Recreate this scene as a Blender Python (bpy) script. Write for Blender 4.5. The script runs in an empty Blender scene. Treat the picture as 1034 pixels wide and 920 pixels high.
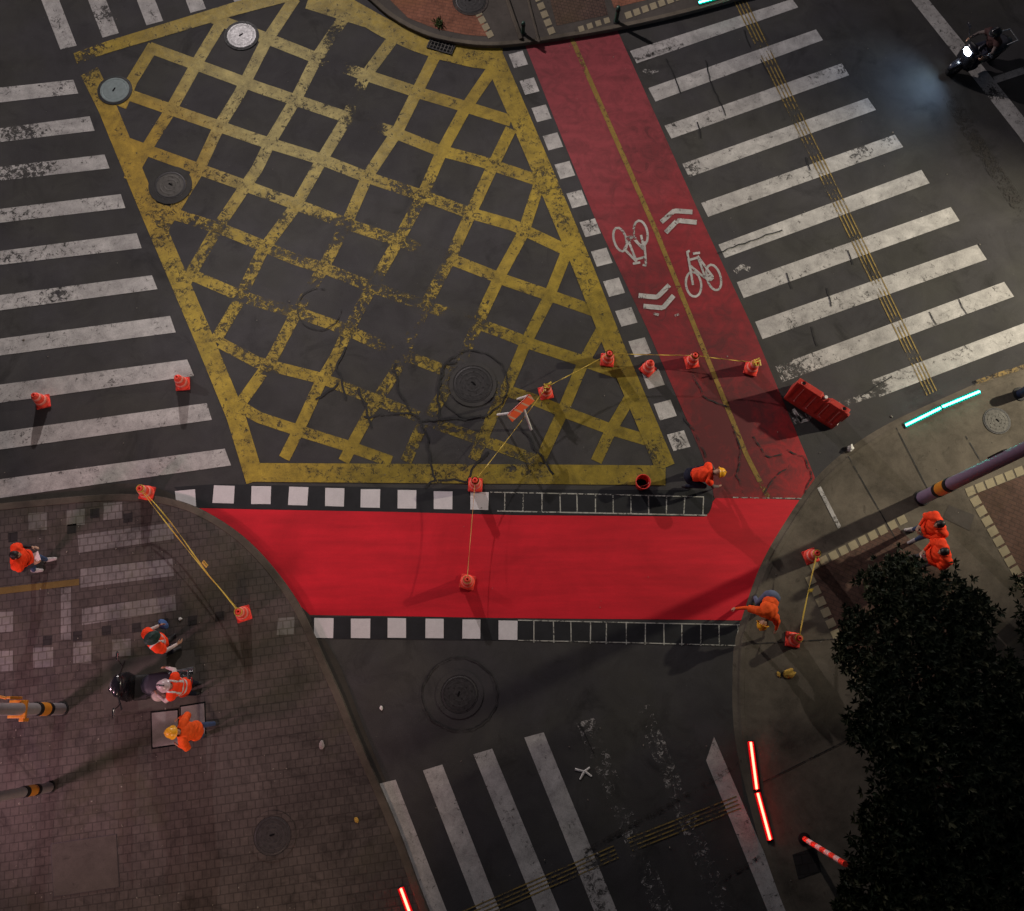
import bpy, bmesh, math, random
import numpy as np
from mathutils import Vector, Matrix, Quaternion
random.seed(7); np.random.seed(7)
R = math.radians
scn = bpy.context.scene
C = scn.collection

# ------------------------------------------------------------------ camera
W0, H0 = 1034.0, 920.0            # frame the survey points below were read in
F = 893.0                         # focal length in those units
CAMH = 20.0                       # drone height in metres
NAD = (490.0, 715.0)              # point straight below the drone
n = Vector(((NAD[0]-W0/2)/F, -(NAD[1]-H0/2)/F, -1)).normalized()
Zc = -n
Yc = (Vector((0,1,0)) - Zc*Zc.dot(Vector((0,1,0)))).normalized()
Xc = Yc.cross(Zc)
RM = Matrix((Xc, Yc, Zc))         # camera -> world
cam_d = bpy.data.cameras.new('camera'); cam = bpy.data.objects.new('camera', cam_d); C.objects.link(cam)
cam.matrix_world = Matrix.Translation((0,0,CAMH)) @ RM.to_4x4()
cam_d.sensor_fit = 'HORIZONTAL'; cam_d.sensor_width = 36; cam_d.lens = F/W0*36
cam_d.clip_end = 2000; cam_d.clip_start = 0.1
scn.camera = cam

def G(px, py, z=0.0):
    """survey point -> ground position at height z"""
    d = RM @ Vector(((px-W0/2)/F, -(py-H0/2)/F, -1))
    t = (z-CAMH)/d.z
    return Vector((d.x*t, d.y*t, z))
def heading(px, py, dx, dy):
    a = G(px,py); b = G(px+dx, py+dy)
    return math.atan2(b.y-a.y, b.x-a.x) - math.pi/2      # rot so that local +Y points there

# ------------------------------------------------------------------ materials
class NT:
    def __init__(s, name):
        s.m = bpy.data.materials.new(name); s.m.use_nodes = True
        s.t = s.m.node_tree; s.t.nodes.clear()
        s.out = s.n('ShaderNodeOutputMaterial')
    def n(s, typ, **kw):
        nd = s.t.nodes.new(typ)
        for k, v in kw.items(): setattr(nd, k, v)
        return nd
    def l(s, a, b): s.t.links.new(a, b)
    def val(s, sock, v):
        if hasattr(v, 'node'): s.l(v, sock)
        else: sock.default_value = v
    def math(s, op, a, b=0.0, clamp=False):
        nd = s.n('ShaderNodeMath', operation=op, use_clamp=clamp); s.val(nd.inputs[0], a); s.val(nd.inputs[1], b); return nd.outputs[0]
    def mr(s, v, a, b, c=0.0, d=1.0, smooth=False):
        nd = s.n('ShaderNodeMapRange'); nd.clamp = True
        if smooth: nd.interpolation_type = 'SMOOTHSTEP'
        s.val(nd.inputs[0], v)
        for i, x in enumerate((a,b,c,d)): s.val(nd.inputs[i+1], x)
        return nd.outputs[0]
    def noise(s, vec, scale, detail=4, rough=.55, dist=0.0):
        nd = s.n('ShaderNodeTexNoise'); s.l(vec, nd.inputs['Vector'])
        nd.inputs['Scale'].default_value = scale; nd.inputs['Detail'].default_value = detail
        nd.inputs['Roughness'].default_value = rough; nd.inputs['Distortion'].default_value = dist
        return nd.outputs['Fac']
    def mix(s, f, a, b, blend='MIX'):
        nd = s.n('ShaderNodeMix', data_type='RGBA', blend_type=blend)
        s.val(nd.inputs[0], f)
        for i, x in ((6,a),(7,b)):
            if hasattr(x,'node'): s.l(x, nd.inputs[i])
            else: nd.inputs[i].default_value = (*x[:3], 1)
        return nd.outputs[2]
    def mul(s, col, f):
        nd = s.n('ShaderNodeVectorMath', operation='SCALE')
        if hasattr(col,'node'): s.l(col, nd.inputs[0])
        else: nd.inputs[0].default_value = col[:3]
        s.val(nd.inputs['Scale'], f); return nd.outputs[0]
    def bsdf(s, col, rough=.7, spec=.3, metal=0.0, bump=None, bstr=.3, bdist=.01, **kw):
        b = s.n('ShaderNodeBsdfPrincipled')
        if hasattr(col,'node'): s.l(col, b.inputs['Base Color'])
        else: b.inputs['Base Color'].default_value = (*col[:3],1)
        s.val(b.inputs['Roughness'], rough); b.inputs['Specular IOR Level'].default_value = spec
        s.val(b.inputs['Metallic'], metal)
        for k, v in kw.items(): s.val(b.inputs[k.replace('_',' ')], v)
        if bump is not None:
            bp = s.n('ShaderNodeBump'); bp.inputs['Strength'].default_value = bstr; bp.inputs['Distance'].default_value = bdist
            s.l(bump, bp.inputs['Height']); s.l(bp.outputs[0], b.inputs['Normal'])
        return b.outputs[0]
    def fin(s, sh): s.l(sh, s.out.inputs['Surface']); return s.m
    def pos(s): return s.n('ShaderNodeNewGeometry').outputs['Position']
    def obj(s): return s.n('ShaderNodeTexCoord').outputs['Object']

def asphalt():
    t = NT('asphalt'); p = t.pos()
    big = t.noise(p, .22, 5, .6); mid = t.noise(p, 1.3, 6, .65, .6); fine = t.noise(p, 55, 3, .7); grit = t.noise(p, 160, 2, .6)
    f = t.math('ADD', t.mr(big,.3,.7,.78,1.2), t.mr(mid,.3,.7,-.2,.2))
    f = t.math('ADD', f, t.mr(fine,.3,.7,-.22,.22))
    f = t.math('ADD', f, t.mr(grit,.6,.75,0,.45))
    base = t.mix(t.mr(t.noise(p,.5,3),.4,.65), (.045,.043,.0455), (.048,.0465,.0425))
    # dark oil stains
    st = t.mr(t.noise(p,.75,7,.7,1.0), .55,.70,1,.58)
    c = t.mul(base, t.math('MULTIPLY', f, st))
    # pale dry specks
    sp = t.mr(t.noise(p, 17, 2, .5), .735,.76)
    c = t.mix(t.math('MULTIPLY', sp, .35), c, (.16,.15,.13))
    return t.fin(t.bsdf(c, .82, .25, bump=fine, bstr=.35, bdist=.006))

def paint(name, col, col2=None, rough=.65, base_wear=0.0, grain=.2, dirt=.35, spec=.3, pale=None):
    """road paint that wears away in specks; the mesh carries how worn it is in the 'wear' attribute"""
    t = NT(name); p = t.pos()
    at = t.n('ShaderNodeAttribute', attribute_name='wear')
    n1 = t.noise(p, 7.5, 8, .78, .6); n2 = t.noise(p, 34, 4, .75); n3 = t.noise(p, 1.4, 3, .5)
    nn = t.math('ADD', t.math('MULTIPLY', n1, .62), t.math('MULTIPLY', n2, .17))
    nn = t.math('ADD', nn, t.math('MULTIPLY', n3, .21))
    nn = t.mr(nn, .385, .615, 0.0, 1)
    w = t.math('ADD', at.outputs['Fac'], base_wear)
    a = t.mr(t.math('SUBTRACT', nn, w), -.10, .15, 0, 1)
    fine = t.noise(p, 60, 3, .7); m = t.noise(p, 2.6, 6, .7, .4)
    f = t.math('ADD', t.mr(fine,.3,.7,1-grain,1+grain), t.mr(m,.3,.7,-dirt,dirt*.4))
    c = col
    if col2: c = t.mix(t.mr(t.noise(p,.6,4),.38,.62), col, col2)
    if pale:
        for (px_,py_,rad,pc) in pale:
            vd = t.n('ShaderNodeVectorMath', operation='DISTANCE'); t.l(p, vd.inputs[0]); vd.inputs[1].default_value = G(px_,py_)
            q_ = t.math('ADD', vd.outputs['Value'], t.mr(n1,.3,.7,-.9,.9)); c = t.mix(t.mr(q_, rad*.35, rad, 1, 0, True), c, pc)
    c = t.mul(c, f)
    # thin paint lets the road show
    c = t.mix(t.mr(t.math('SUBTRACT', nn, w), .0,.32,.5,0), c, (.06,.055,.05))
    b = t.bsdf(c, rough, spec, bump=fine, bstr=.2, bdist=.004)
    mx = t.n('ShaderNodeMixShader'); tr = t.n('ShaderNodeBsdfTransparent')
    t.l(a, mx.inputs[0]); t.l(tr.outputs[0], mx.inputs[1]); t.l(b, mx.inputs[2])
    return t.fin(mx.outputs[0])

def red_paint(name, col, col2, stain, amount, grad=None):
    t = NT(name); p = t.pos(); at = t.n('ShaderNodeAttribute', attribute_name='wear')
    m1 = t.noise(p, .55, 6, .65, .8); m2 = t.noise(p, 2.6, 8, .75, 1.2); fine = t.noise(p, 70, 3, .7)
    # long roller laps
    mp = t.n('ShaderNodeMapping'); t.l(p, mp.inputs[0]); mp.inputs['Scale'].default_value = (.25,2.2,1)
    lap = t.noise(mp.outputs[0], 1.6, 4, .6)
    c = t.mix(t.mr(m1,.35,.65), col, col2)
    if grad:
        for (px_,py_,rad,pc) in grad:
            vd = t.n('ShaderNodeVectorMath', operation='DISTANCE'); t.l(p, vd.inputs[0]); vd.inputs[1].default_value = G(px_,py_)
            q_ = t.math('ADD', vd.outputs['Value'], t.mr(m1,.3,.7,-1,1)); c = t.mix(t.mr(q_, rad*.3, rad, 1, 0, True), c, pc)
    f = t.math('ADD', t.mr(fine,.3,.7,.9,1.1), t.mr(lap,.35,.65,-.12,.12))
    c = t.mul(c, f)
    w = t.math('MULTIPLY', at.outputs['Fac'], amount)
    s = t.mr(t.math('ADD', t.math('MULTIPLY', m2, .7), t.math('MULTIPLY', w, .55)), .48,.72)
    c = t.mix(t.math('MULTIPLY', s, .85), c, stain)
    return t.fin(t.bsdf(c, .62, .3, bump=fine, bstr=.2, bdist=.004))

def concrete(name, col, var=.25, joints=None):
    t = NT(name); p = t.pos()
    a = t.noise(p, .7, 6, .65, .4); b = t.noise(p, 6, 6, .7); c_ = t.noise(p, 70, 2, .6)
    f = t.math('ADD', t.mr(a,.3,.7,1-var,1+var), t.mr(b,.3,.7,-.12,.12)); f = t.math('ADD', f, t.mr(c_,.3,.7,-.12,.12))
    c = t.mul(col, f)
    st = t.mr(t.noise(p, 2.3, 7, .7, 1.2), .6,.7,1,.6)
    c = t.mul(c, st)
    return t.fin(t.bsdf(c, .85, .2, bump=b, bstr=.2, bdist=.006))

def bricks(name, col, col2, mortar, w=.2, h=.1, rot=0, msize=.012, var=.25, off=.5):
    t = NT(name); p = t.pos()
    mp = t.n('ShaderNodeMapping'); t.l(p, mp.inputs[0]); mp.inputs['Rotation'].default_value = (0,0,rot)
    br = t.n('ShaderNodeTexBrick'); t.l(mp.outputs[0], br.inputs['Vector'])
    br.inputs['Color1'].default_value = (*col,1); br.inputs['Color2'].default_value = (*col2,1); br.inputs['Mortar'].default_value = (*mortar,1)
    br.inputs['Scale'].default_value = 1; br.inputs['Mortar Size'].default_value = msize; br.inputs['Mortar Smooth'].default_value = .4
    br.inputs['Brick Width'].default_value = w; br.inputs['Row Height'].default_value = h; br.offset = off
    a = t.noise(p, .45, 6, .65, .6); b = t.noise(p, 7, 6, .7)
    f = t.math('ADD', t.mr(a,.3,.7,1-var,1+var), t.mr(b,.3,.7,-.2,.2))
    c = t.mul(br.outputs['Color'], f)
    st = t.mr(t.noise(p, 1.1, 7, .72, 1.4), .52,.68,1,.55)
    c = t.mul(c, st)
    c = t.mix(t.math('MULTIPLY', t.mr(t.noise(p,.32,6,.7,.8),.5,.68), .45), c, (col[0]*.75,col[1]*.86,col[2]*.5))
    inv = t.math('SUBTRACT', 1.0, br.outputs['Fac'])
    return t.fin(t.bsdf(c, .85, .2, bump=inv, bstr=.25, bdist=.006))

def solid(name, col, rough=.6, spec=.35, metal=0.0, var=.15, scale=9, coat=0.0):
    t = NT(name); p = t.obj()
    f = t.mr(t.noise(p, scale, 5, .65, .3), .3,.7,1-var,1+var*.6)
    r = t.mr(t.noise(p, scale*2, 4, .6), .3,.7, max(.05,rough-.1), min(1,rough+.12))
    return t.fin(t.bsdf(t.mul(col, f), r, spec, metal, Coat_Weight=coat))

def emit(name, col, strength):
    t = NT(name); e = t.n('ShaderNodeEmission'); e.inputs[0].default_value = (*col,1); e.inputs[1].default_value = strength
    return t.fin(e.outputs[0])

M = {}
M['asphalt'] = asphalt()
M['white'] = paint('white_road_paint', (.50,.485,.465), (.42,.405,.39), base_wear=-.01, dirt=.42)
M['fresh'] = paint('fresh_white_paint', (.62,.60,.61), base_wear=-.2, grain=.08, dirt=.12)
M['yellow'] = paint('yellow_road_paint', (.40,.285,.034), (.33,.235,.036), base_wear=.03, dirt=.5, pale=((285,100,4.6,(.47,.39,.14)),(130,170,3.4,(.42,.27,.03)),(600,430,5.5,(.25,.185,.022)),(460,470,4.5,(.25,.185,.022))))
M['pale_yellow'] = paint('yellow_line_paint', (.26,.165,.035), base_wear=.16, dirt=.3)
M['chalk'] = paint('chalk_line', (.42,.42,.38), base_wear=.2, dirt=.3)
M['black'] = paint('black_base_paint', (.017,.018,.021), base_wear=-.3, grain=.15, dirt=.4)
M['crack'] = paint('crack_line', (.016,.016,.017), base_wear=.08, dirt=.2)
M['worn_crack'] = paint('skid_stain', (.03,.027,.025), base_wear=.45, dirt=.2)
M['old_red'] = red_paint('weathered_red_paint', (.26,.023,.030), (.20,.018,.024), (.08,.02,.022), .85, ((585,80,6.5,(.25,.042,.052)),(785,470,2.6,(.36,.018,.022)),(700,440,2.0,(.24,.017,.02))))
M['new_red'] = red_paint('fresh_red_paint', (.62,.012,.026), (.50,.0085,.019), (.48,.014,.026), .3)
M['gutter'] = concrete('gutter_concrete', (.052,.046,.040))
M['kerb'] = concrete('kerb_stone', (.088,.074,.058), .45)
M['pave'] = concrete('pavement_concrete', (.110,.094,.073), .48)
M['pave_dark'] = concrete('dark_pavement_concrete', (.075,.066,.058), .25)
M['plaza'] = bricks('plaza_brick', (.082,.069,.063), (.068,.058,.054), (.048,.041,.038), .175, .172, R(-7), .014, off=.5)
M['inlay'] = bricks('light_inlay_brick', (.180,.170,.166), (.150,.142,.140), (.10,.09,.085), .175,.172, R(-7), .016, var=.35)
M['inlay_dark'] = bricks('dark_inlay_brick', (.03,.027,.028), (.026,.024,.025), (.018,.016,.016), .2,.19, R(-7))
M['brick_red'] = bricks('red_brick_paving', (.11,.062,.046), (.095,.054,.042), (.07,.044,.035), .2,.1, R(25))
M['brick_orange'] = bricks('orange_brick_paving', (.27,.11,.067), (.235,.098,.062), (.17,.078,.052), .2,.1, R(12))
M['brick_brown'] = bricks('brown_brick_paving', (.11,.068,.053), (.09,.056,.046), (.05,.036,.03), .1,.1, R(14))
M['cream'] = concrete('cream_tile', (.29,.25,.165), .2)
M['slab'] = concrete('stone_slab', (.21,.19,.185), .5)
M['tactile'] = concrete('yellow_tactile_paving', (.14,.095,.03), .3)

# ------------------------------------------------------------------ object helpers
def tag(o, label=None, cat=None, group=None, kind=None):
    if label: o['label'] = label
    if cat: o['category'] = cat
    if group: o['group'] = group
    if kind: o['kind'] = kind
    return o
def empty(name, loc, rz=0, label=None, cat=None, group=None):
    o = bpy.data.objects.new(name, None); C.objects.link(o); o.location = loc; o.rotation_euler = (0,0,rz)
    o.empty_display_size = .2
    return tag(o, label, cat, group)
def mesh_obj(name, verts, faces, mat, parent=None, smooth=False, wear=None, edges=()):
    me = bpy.data.meshes.new(name); me.from_pydata([tuple(v) for v in verts], list(edges), faces); me.update()
    if mat:
        for m_ in (mat if isinstance(mat,(list,tuple)) else [mat]): me.materials.append(m_)
    if smooth: me.polygons.foreach_set('use_smooth', [True]*len(me.polygons))
    if wear is not None:
        a = me.attributes.new('wear', 'FLOAT', 'POINT'); a.data.foreach_set('value', wear)
    o = bpy.data.objects.new(name, me); C.objects.link(o)
    if parent: o.parent = parent
    return o
def bm_obj(name, bm, mat, parent=None, smooth=False, bevel=0):
    me = bpy.data.meshes.new(name); bmesh.ops.recalc_face_normals(bm, faces=bm.faces); bm.to_mesh(me); bm.free()
    for m_ in (mat if isinstance(mat,(list,tuple)) else [mat]): me.materials.append(m_)
    if smooth: me.polygons.foreach_set('use_smooth', [True]*len(me.polygons))
    o = bpy.data.objects.new(name, me); C.objects.link(o)
    if parent: o.parent = parent
    if bevel:
        b = o.modifiers.new('bevel','BEVEL'); b.width = bevel; b.segments = 2; b.limit_method = 'ANGLE'
    return o
def box(bm, c, s, rot=None):
    m = Matrix.Translation(c)
    if rot is not None: m = m @ rot.to_4x4()
    bmesh.ops.create_cube(bm, size=1, matrix=m @ Matrix.Diagonal((*s,1)))
    return bm
def tube(bm, a, b, r1, r2=None, seg=12, caps=True):
    a = Vector(a); b = Vector(b); d = b-a
    m = Matrix.Translation((a+b)/2) @ d.to_track_quat('Z','Y').to_matrix().to_4x4()
    bmesh.ops.create_cone(bm, cap_ends=caps, segments=seg, radius1=r1, radius2=r1 if r2 is None else r2, depth=d.length, matrix=m)
    return bm
def ball(bm, c, s, rot=None, sub=2):
    if not hasattr(s,'__len__'): s = (s,s,s)
    m = Matrix.Translation(c)
    if rot is not None: m = m @ rot.to_4x4()
    bmesh.ops.create_icosphere(bm, subdivisions=sub, radius=1, matrix=m @ Matrix.Diagonal((*s,1)))
    return bm
def lathe(bm, prof, seg=24, mat=Matrix(), cap=False):
    rings = []
    for r, z in prof:
        if r < 1e-5: rings.append([bm.verts.new(mat @ Vector((0,0,z)))])
        else: rings.append([bm.verts.new(mat @ Vector((r*math.cos(2*math.pi*i/seg), r*math.sin(2*math.pi*i/seg), z))) for i in range(seg)])
    for a, b in zip(rings, rings[1:]):
        for i in range(seg):
            j = (i+1) % seg
            if len(a) == 1 and len(b) == 1: continue
            if len(a) == 1: bm.faces.new((a[0], b[i], b[j]))
            elif len(b) == 1: bm.faces.new((a[i], a[j], b[0]))
            else: bm.faces.new((a[i], a[j], b[j], b[i]))
    return bm
def copy_tree(o, parent=None):
    c = o.copy(); C.objects.link(c)
    if parent: c.parent = parent
    for ch in list(o.children): copy_tree(ch, c)
    return c

# -- sheets on the ground; survey polylines become real metre positions
class Sheet:
    def __init__(s): s.v=[]; s.f=[]; s.w=[]
    def grid(s, pts, wear):
        nu, nv = len(pts), len(pts[0]); o = len(s.v)
        for i in range(nu):
            for j in range(nv):
                s.v.append(pts[i][j][0]); s.w.append(wear(*pts[i][j][1]) if callable(wear) else wear)
        for i in range(nu-1):
            for j in range(nv-1):
                a = o+i*nv+j; s.f.append((a, a+1, a+nv+1, a+nv))
    def ruled(s, L, Rr, z, wear=0.0, step=8, nv=3):
        n_ = max(2, int(max(plen(L), plen(Rr))/step)+1)
        A = resample(L, n_); B = resample(Rr, n_); g = []
        for a, b in zip(A, B):
            row = []
            for j in range(nv):
                k = j/(nv-1); q = (a[0]+(b[0]-a[0])*k, a[1]+(b[1]-a[1])*k); row.append((G(q[0],q[1],z), q))
            g.append(row)
        s.grid(g, wear); return s
    def quad(s, a, b, c, d, z, wear=0.0, step=8, nv=3): return s.ruled([a,b],[d,c], z, wear, step, nv)
    def ribbon(s, pts, w, z, wear=0.0, step=7, nv=3, w2=None):
        n_ = max(2, int(plen(pts)/step)+1); P = resample(pts, n_); L=[]; Rr=[]
        for i,(x,y) in enumerate(P):
            a = P[max(0,i-1)]; b = P[min(n_-1,i+1)]; dx,dy = b[0]-a[0], b[1]-a[1]; l_ = math.hypot(dx,dy) or 1
            ww = (w if w2 is None else w+(w2-w)*i/(n_-1))/2
            L.append((x-dy/l_*ww, y+dx/l_*ww)); Rr.append((x+dy/l_*ww, y-dx/l_*ww))
        g = []
        for a, b in zip(L, Rr):
            row = []
            for j in range(nv):
                k = j/(nv-1); q = (a[0]+(b[0]-a[0])*k, a[1]+(b[1]-a[1])*k); row.append((G(q[0],q[1],z), q))
            g.append(row)
        s.grid(g, wear); return s
    def poly(s, pts, z, wear=0.0):
        o = len(s.v)
        for q in pts: s.v.append(G(q[0],q[1],z)); s.w.append(wear)
        s.f.append(tuple(range(o, o+len(pts)))); return s
    def build(s, name, mat, kind='structure'):
        o = mesh_obj(name, s.v, s.f, mat, wear=s.w)
        bm = bmesh.new(); bm.from_mesh(o.data); bmesh.ops.recalc_face_normals(bm, faces=bm.faces)
        for f_ in bm.faces:
            if f_.normal.z < 0: f_.normal_flip()
        bm.to_mesh(o.data); bm.free()
        if kind: o['kind'] = kind
        return o
def plen(P): return sum(math.hypot(b[0]-a[0], b[1]-a[1]) for a,b in zip(P,P[1:]))
def resample(P, n_):
    L = [0]
    for a,b in zip(P,P[1:]): L.append(L[-1]+math.hypot(b[0]-a[0],b[1]-a[1]))
    out = []; k = 0
    for i in range(n_):
        t = L[-1]*i/(n_-1)
        while k < len(P)-2 and L[k+1] < t: k += 1
        u = (t-L[k])/((L[k+1]-L[k]) or 1); out.append((P[k][0]+(P[k+1][0]-P[k][0])*u, P[k][1]+(P[k+1][1]-P[k][1])*u))
    return out
def smoothline(P, n_=40):
    """Catmull-Rom through the points"""
    Q = [P[0]]+list(P)+[P[-1]]; out = []
    m_ = max(2, n_//(len(P)-1))
    for i in range(1, len(Q)-2):
        p0,p1,p2,p3 = [np.array(q,float) for q in Q[i-1:i+3]]
        for k in range(m_):
            t = k/m_
            out.append(tuple(.5*((2*p1)+(-p0+p2)*t+(2*p0-5*p1+4*p2-p3)*t*t+(-p0+3*p1-3*p2+p3)*t**3)))
    out.append(tuple(P[-1])); return out
def blobs(base, B):
    def f(x, y):
        w = base
        for bx,by,r,a in B:
            w = max(w, base+a*math.exp(-((x-bx)**2+(y-by)**2)/(r*r)))
        return w
    return f
def raised(name, P, z, mat):
    """paved area with a top sheet at z and a skirt down to the road"""
    v = [G(x,y,z) for x,y in P]; nb = len(v); v += [Vector((q.x,q.y,-.02)) for q in v[:nb]]
    f = [tuple(range(nb))]+[(i,(i+1)%nb,nb+(i+1)%nb,nb+i) for i in range(nb)]
    bm = bmesh.new(); vs = [bm.verts.new(q) for q in v]
    for q in f: bm.faces.new([vs[i] for i in q])
    bmesh.ops.triangulate(bm, faces=[bm.faces[0]] if False else [fc for fc in bm.faces if len(fc.verts)>4])
    o = bm_obj(name, bm, mat); o['kind'] = 'structure'; return o
def kerb(name, P, w, z0, z1, mat, ramp=0.0):
    """a real stone kerb following P (outer edge), w wide to the left side of travel, rising to z1"""
    P = resample(P, max(3,int(plen(P)/10)))
    bm = bmesh.new(); rows = []
    pts = [G(x,y,z1) for x,y in P]
    for i,q in enumerate(pts):
        a = pts[max(0,i-1)]; b = pts[min(len(pts)-1,i+1)]; d = (b-a).normalized(); nn = Vector((-d.y,d.x,0))
        o_ = q; i_ = q+nn*w; c = .015 if w > 0 else -.015
        rows.append([bm.verts.new(x) for x in (Vector((o_.x,o_.y,z0))-nn*math.copysign(ramp,w), Vector((o_.x,o_.y,z1-.015)), o_+nn*c, i_-nn*c, Vector((i_.x,i_.y,z1-.015)), Vector((i_.x,i_.y,z0)))])
    for a,b in zip(rows, rows[1:]):
        for j in range(5): bm.faces.new((a[j],a[j+1],b[j+1],b[j]))
    bm.faces.new(rows[0]); bm.faces.new(rows[-1][::-1])
    o = bm_obj(name, bm, mat); o['kind']='structure'; return o

# ------------------------------------------------------------------ the road
S = 160
mesh_obj('road', [(-S,-S,0),(S,-S,0),(S,S,0),(-S,S,0)], [(0,1,2,3)], M['asphalt'])['kind'] = 'structure'

# -- bottom-left plaza
PL = smoothline([(-260,540),(-120,520),(0,508),(90,500),(140,499),(175,504),(205,515),(240,537),(270,566),(297,602),(313,632),(330,670),(345,703),(362,745),(385,797),(405,845),(433,920),(475,1020),(520,1120)], 120)
plz = raised('plaza_paving', PL+[(300,1500),(-700,1500),(-700,600)], .118, M['plaza'])
kerb('kerb', PL, -.17, -.02, .125, M['kerb'])
gin = resample(PL, 60)
gout = smoothline([(-260,527),(-120,508),(0,497),(90,490),(150,490),(197,511),(226,524),(261,555),(283,577),(299,594),(315,624),(341,668),(354,700),(370,742),(392,794),(413,843),(441,918),(485,1020),(530,1120)], 120)
Sheet().ruled(gin, gout, .004, 0).build('gutter', M['gutter'])

inl = Sheet(); ind = Sheet(); zz = .122
def zq(*p): return [(x/3.447, 480+y/3.447) for x,y in p]
for q in [((98,132),(163,128),(163,190),(98,192)), ((232,120),(295,116),(295,172),(232,176)), ((360,97),(425,93),(425,152),(360,157)),
          ((270,208),(600,165),(605,222),(275,270)), ((280,325),(600,290),(605,350),(280,392)), ((285,465),(610,415),(613,470),(285,522)),
          ((212,392),(247,390),(247,572),(212,572)), ((255,582),(318,578),(318,655),(255,655)), ((115,600),(185,598),(185,668),(115,670)),
          ((-90,478),(45,474),(45,545),(-90,549)), ((-20,612),(45,610),(45,680),(-20,684)), ((390,572),(455,568),(455,628),(390,632)),
          ((968,497),(1026,493),(1022,553),(963,556))]:
    inl.quad(*zq(*q), zz)
for x,y in [(330,132),(445,148),(250,186),(370,540),(475,530),(570,515),(670,505),(765,490),(165,575),(270,560),(45,215)]:
    r = 16; ind.quad(*zq((x-r,y-r+2),(x+r,y-r-2),(x+r,y+r-2),(x-r,y+r+2)), zz)
inl.build('light_paving_inlay', M['inlay']); ind.build('dark_paving_inlay', M['inlay_dark'])
Sheet().quad(*zq((-300,425),(275,360),(275,382),(-300,450)), zz).build('tactile_paving', M['tactile'])
Sheet().quad((103,668),(196,656),(200,712),(105,722), zz).build('slab_paving', M['pave_dark'])

# -- right-hand pavement
RP = smoothline([(865,1060),(835,1000),(800,920),(778,860),(765,815),(752,760),(747,715),(748,655),(754,630),(774,573),(802,524),(827,489),(857,461),(900,433),(960,405),(1034,374),(1200,315)], 120)
raised('pavement', RP+[(1500,300),(1500,1300),(950,1300)], .05, M['pave'])
kerb('kerb', RP, -.12, -.02, .054, M['pave'], .22)
zr = .055
Sheet().poly([(818,578),(905,531),(960,585),(985,690),(870,690),(846,650)], zr-.001).build('brick_paving', M['brick_red'])
Sheet().poly([(984,499),(1120,447),(1220,640),(1062,660)], zr-.001).build('brick_paving', M['brick_red'])
tl = Sheet()
def tiles(sh, pts, s, z, ang=None):
    for i,(x,y) in enumerate(pts):
        a = pts[max(0,i-1)]; b = pts[min(len(pts)-1,i+1)]; d = math.atan2(b[1]-a[1], b[0]-a[0]) if ang is None else ang
        u = (math.cos(d)*s/2, math.sin(d)*s/2); v = (-u[1], u[0])
        sh.quad((x-u[0]-v[0],y-u[1]-v[1]),(x+u[0]-v[0],y+u[1]-v[1]),(x+u[0]+v[0],y+u[1]+v[1]),(x-u[0]+v[0],y-u[1]+v[1]), z, step=30, nv=2)
tiles(tl, [(980+9.9*i, 496-4.0*i) for i in range(16)], 8.8, zr+.003)
tiles(tl, [(985.4+5.75*i, 506+10.1*i) for i in range(20)], 9.2, zr+.003)
tiles(tl, [(818.8+5.05*i, 585.7+10.9*i) for i in range(10)], 8.8, zr+.003)
tiles(tl, [(822+9.9*i, 571-5.1*i) for i in range(10)], 8.4, zr+.003)
tl.build('tile_border', M['cream'])
Sheet().quad((800,863),(824,855),(829,880),(806,888), zr).build('dark_paving_inlay', M['inlay_dark'])
Sheet().quad((958,510),(984,520),(979,536),(952,523), zr+.001).build('dark_paving_inlay', M['pave_dark'])
j = Sheet()
for P in ([(856,460),(905,545)], [(870,740),(770,790)], [(975,440),(993,470)], [(760,650),(850,645)], [(905,432),(940,500)]):
    j.ribbon(P, 1.0, zr+.0035, .2)
j.build('pavement_joint', M['crack'])
Sheet().ribbon([(986,386),(1006,379),(1022,374),(1060,362)], 4.5, .0585, blobs(.3,[(1000,381,12,-.2)])).build('kerb_marking', M['pale_yellow'])

# -- top pavement
TP = smoothline([(250,-140),(310,-60),(373,-1),(399,20),(432,36),(468,44),(501,46),(538,42.5),(580,36),(623,28.5),(700,11),(800,-18),(1000,-80)], 90)
raised('pavement', TP+[(1000,-500),(100,-500)], .10, M['pave_dark'])
kerb('kerb', TP, .14, -.02, .106, M['pave'])
zt = .104
Sheet().poly([(388,-40),(392,-2),(412,18),(440,29),(470,35),(494,37),(487,18),(465,-40)], zt).build('brick_paving', M['brick_orange'])
Sheet().poly([(548,-40),(553,-10),(562,26),(614,15),(600,-40)], zt).build('brick_paving', M['brick_brown'])
Sheet().poly([(604,-40),(620,8),(668,-4),(655,-40)], zt).build('brick_paving', M['brick_orange'])
tt = Sheet()
tiles(tt, [(494.5-3.9*i, 34.5-7.2*i) for i in range(9)], 6.6, zt+.004)
tiles(tt, [(556.6-3.4*i, 31-8.3*i) for i in range(9)], 6.8, zt+.004)
tiles(tt, [(634.6+8.4*i, 15-3.0*i) for i in range(7)], 6.6, zt+.004)
tiles(tt, [(587+8.6*i, 29-2.8*i) for i in range(4)], 5.6, zt+.004)
tt.build('tile_border', M['cream'])
kerb('kerb', [(528,38),(518,10),(508,-20),(490,-70)], .1, .09, .16, M['kerb'])
kerb('kerb', [(546,42),(538,12),(530,-20),(515,-70)], .07, .09, .13, M['kerb'])

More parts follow.
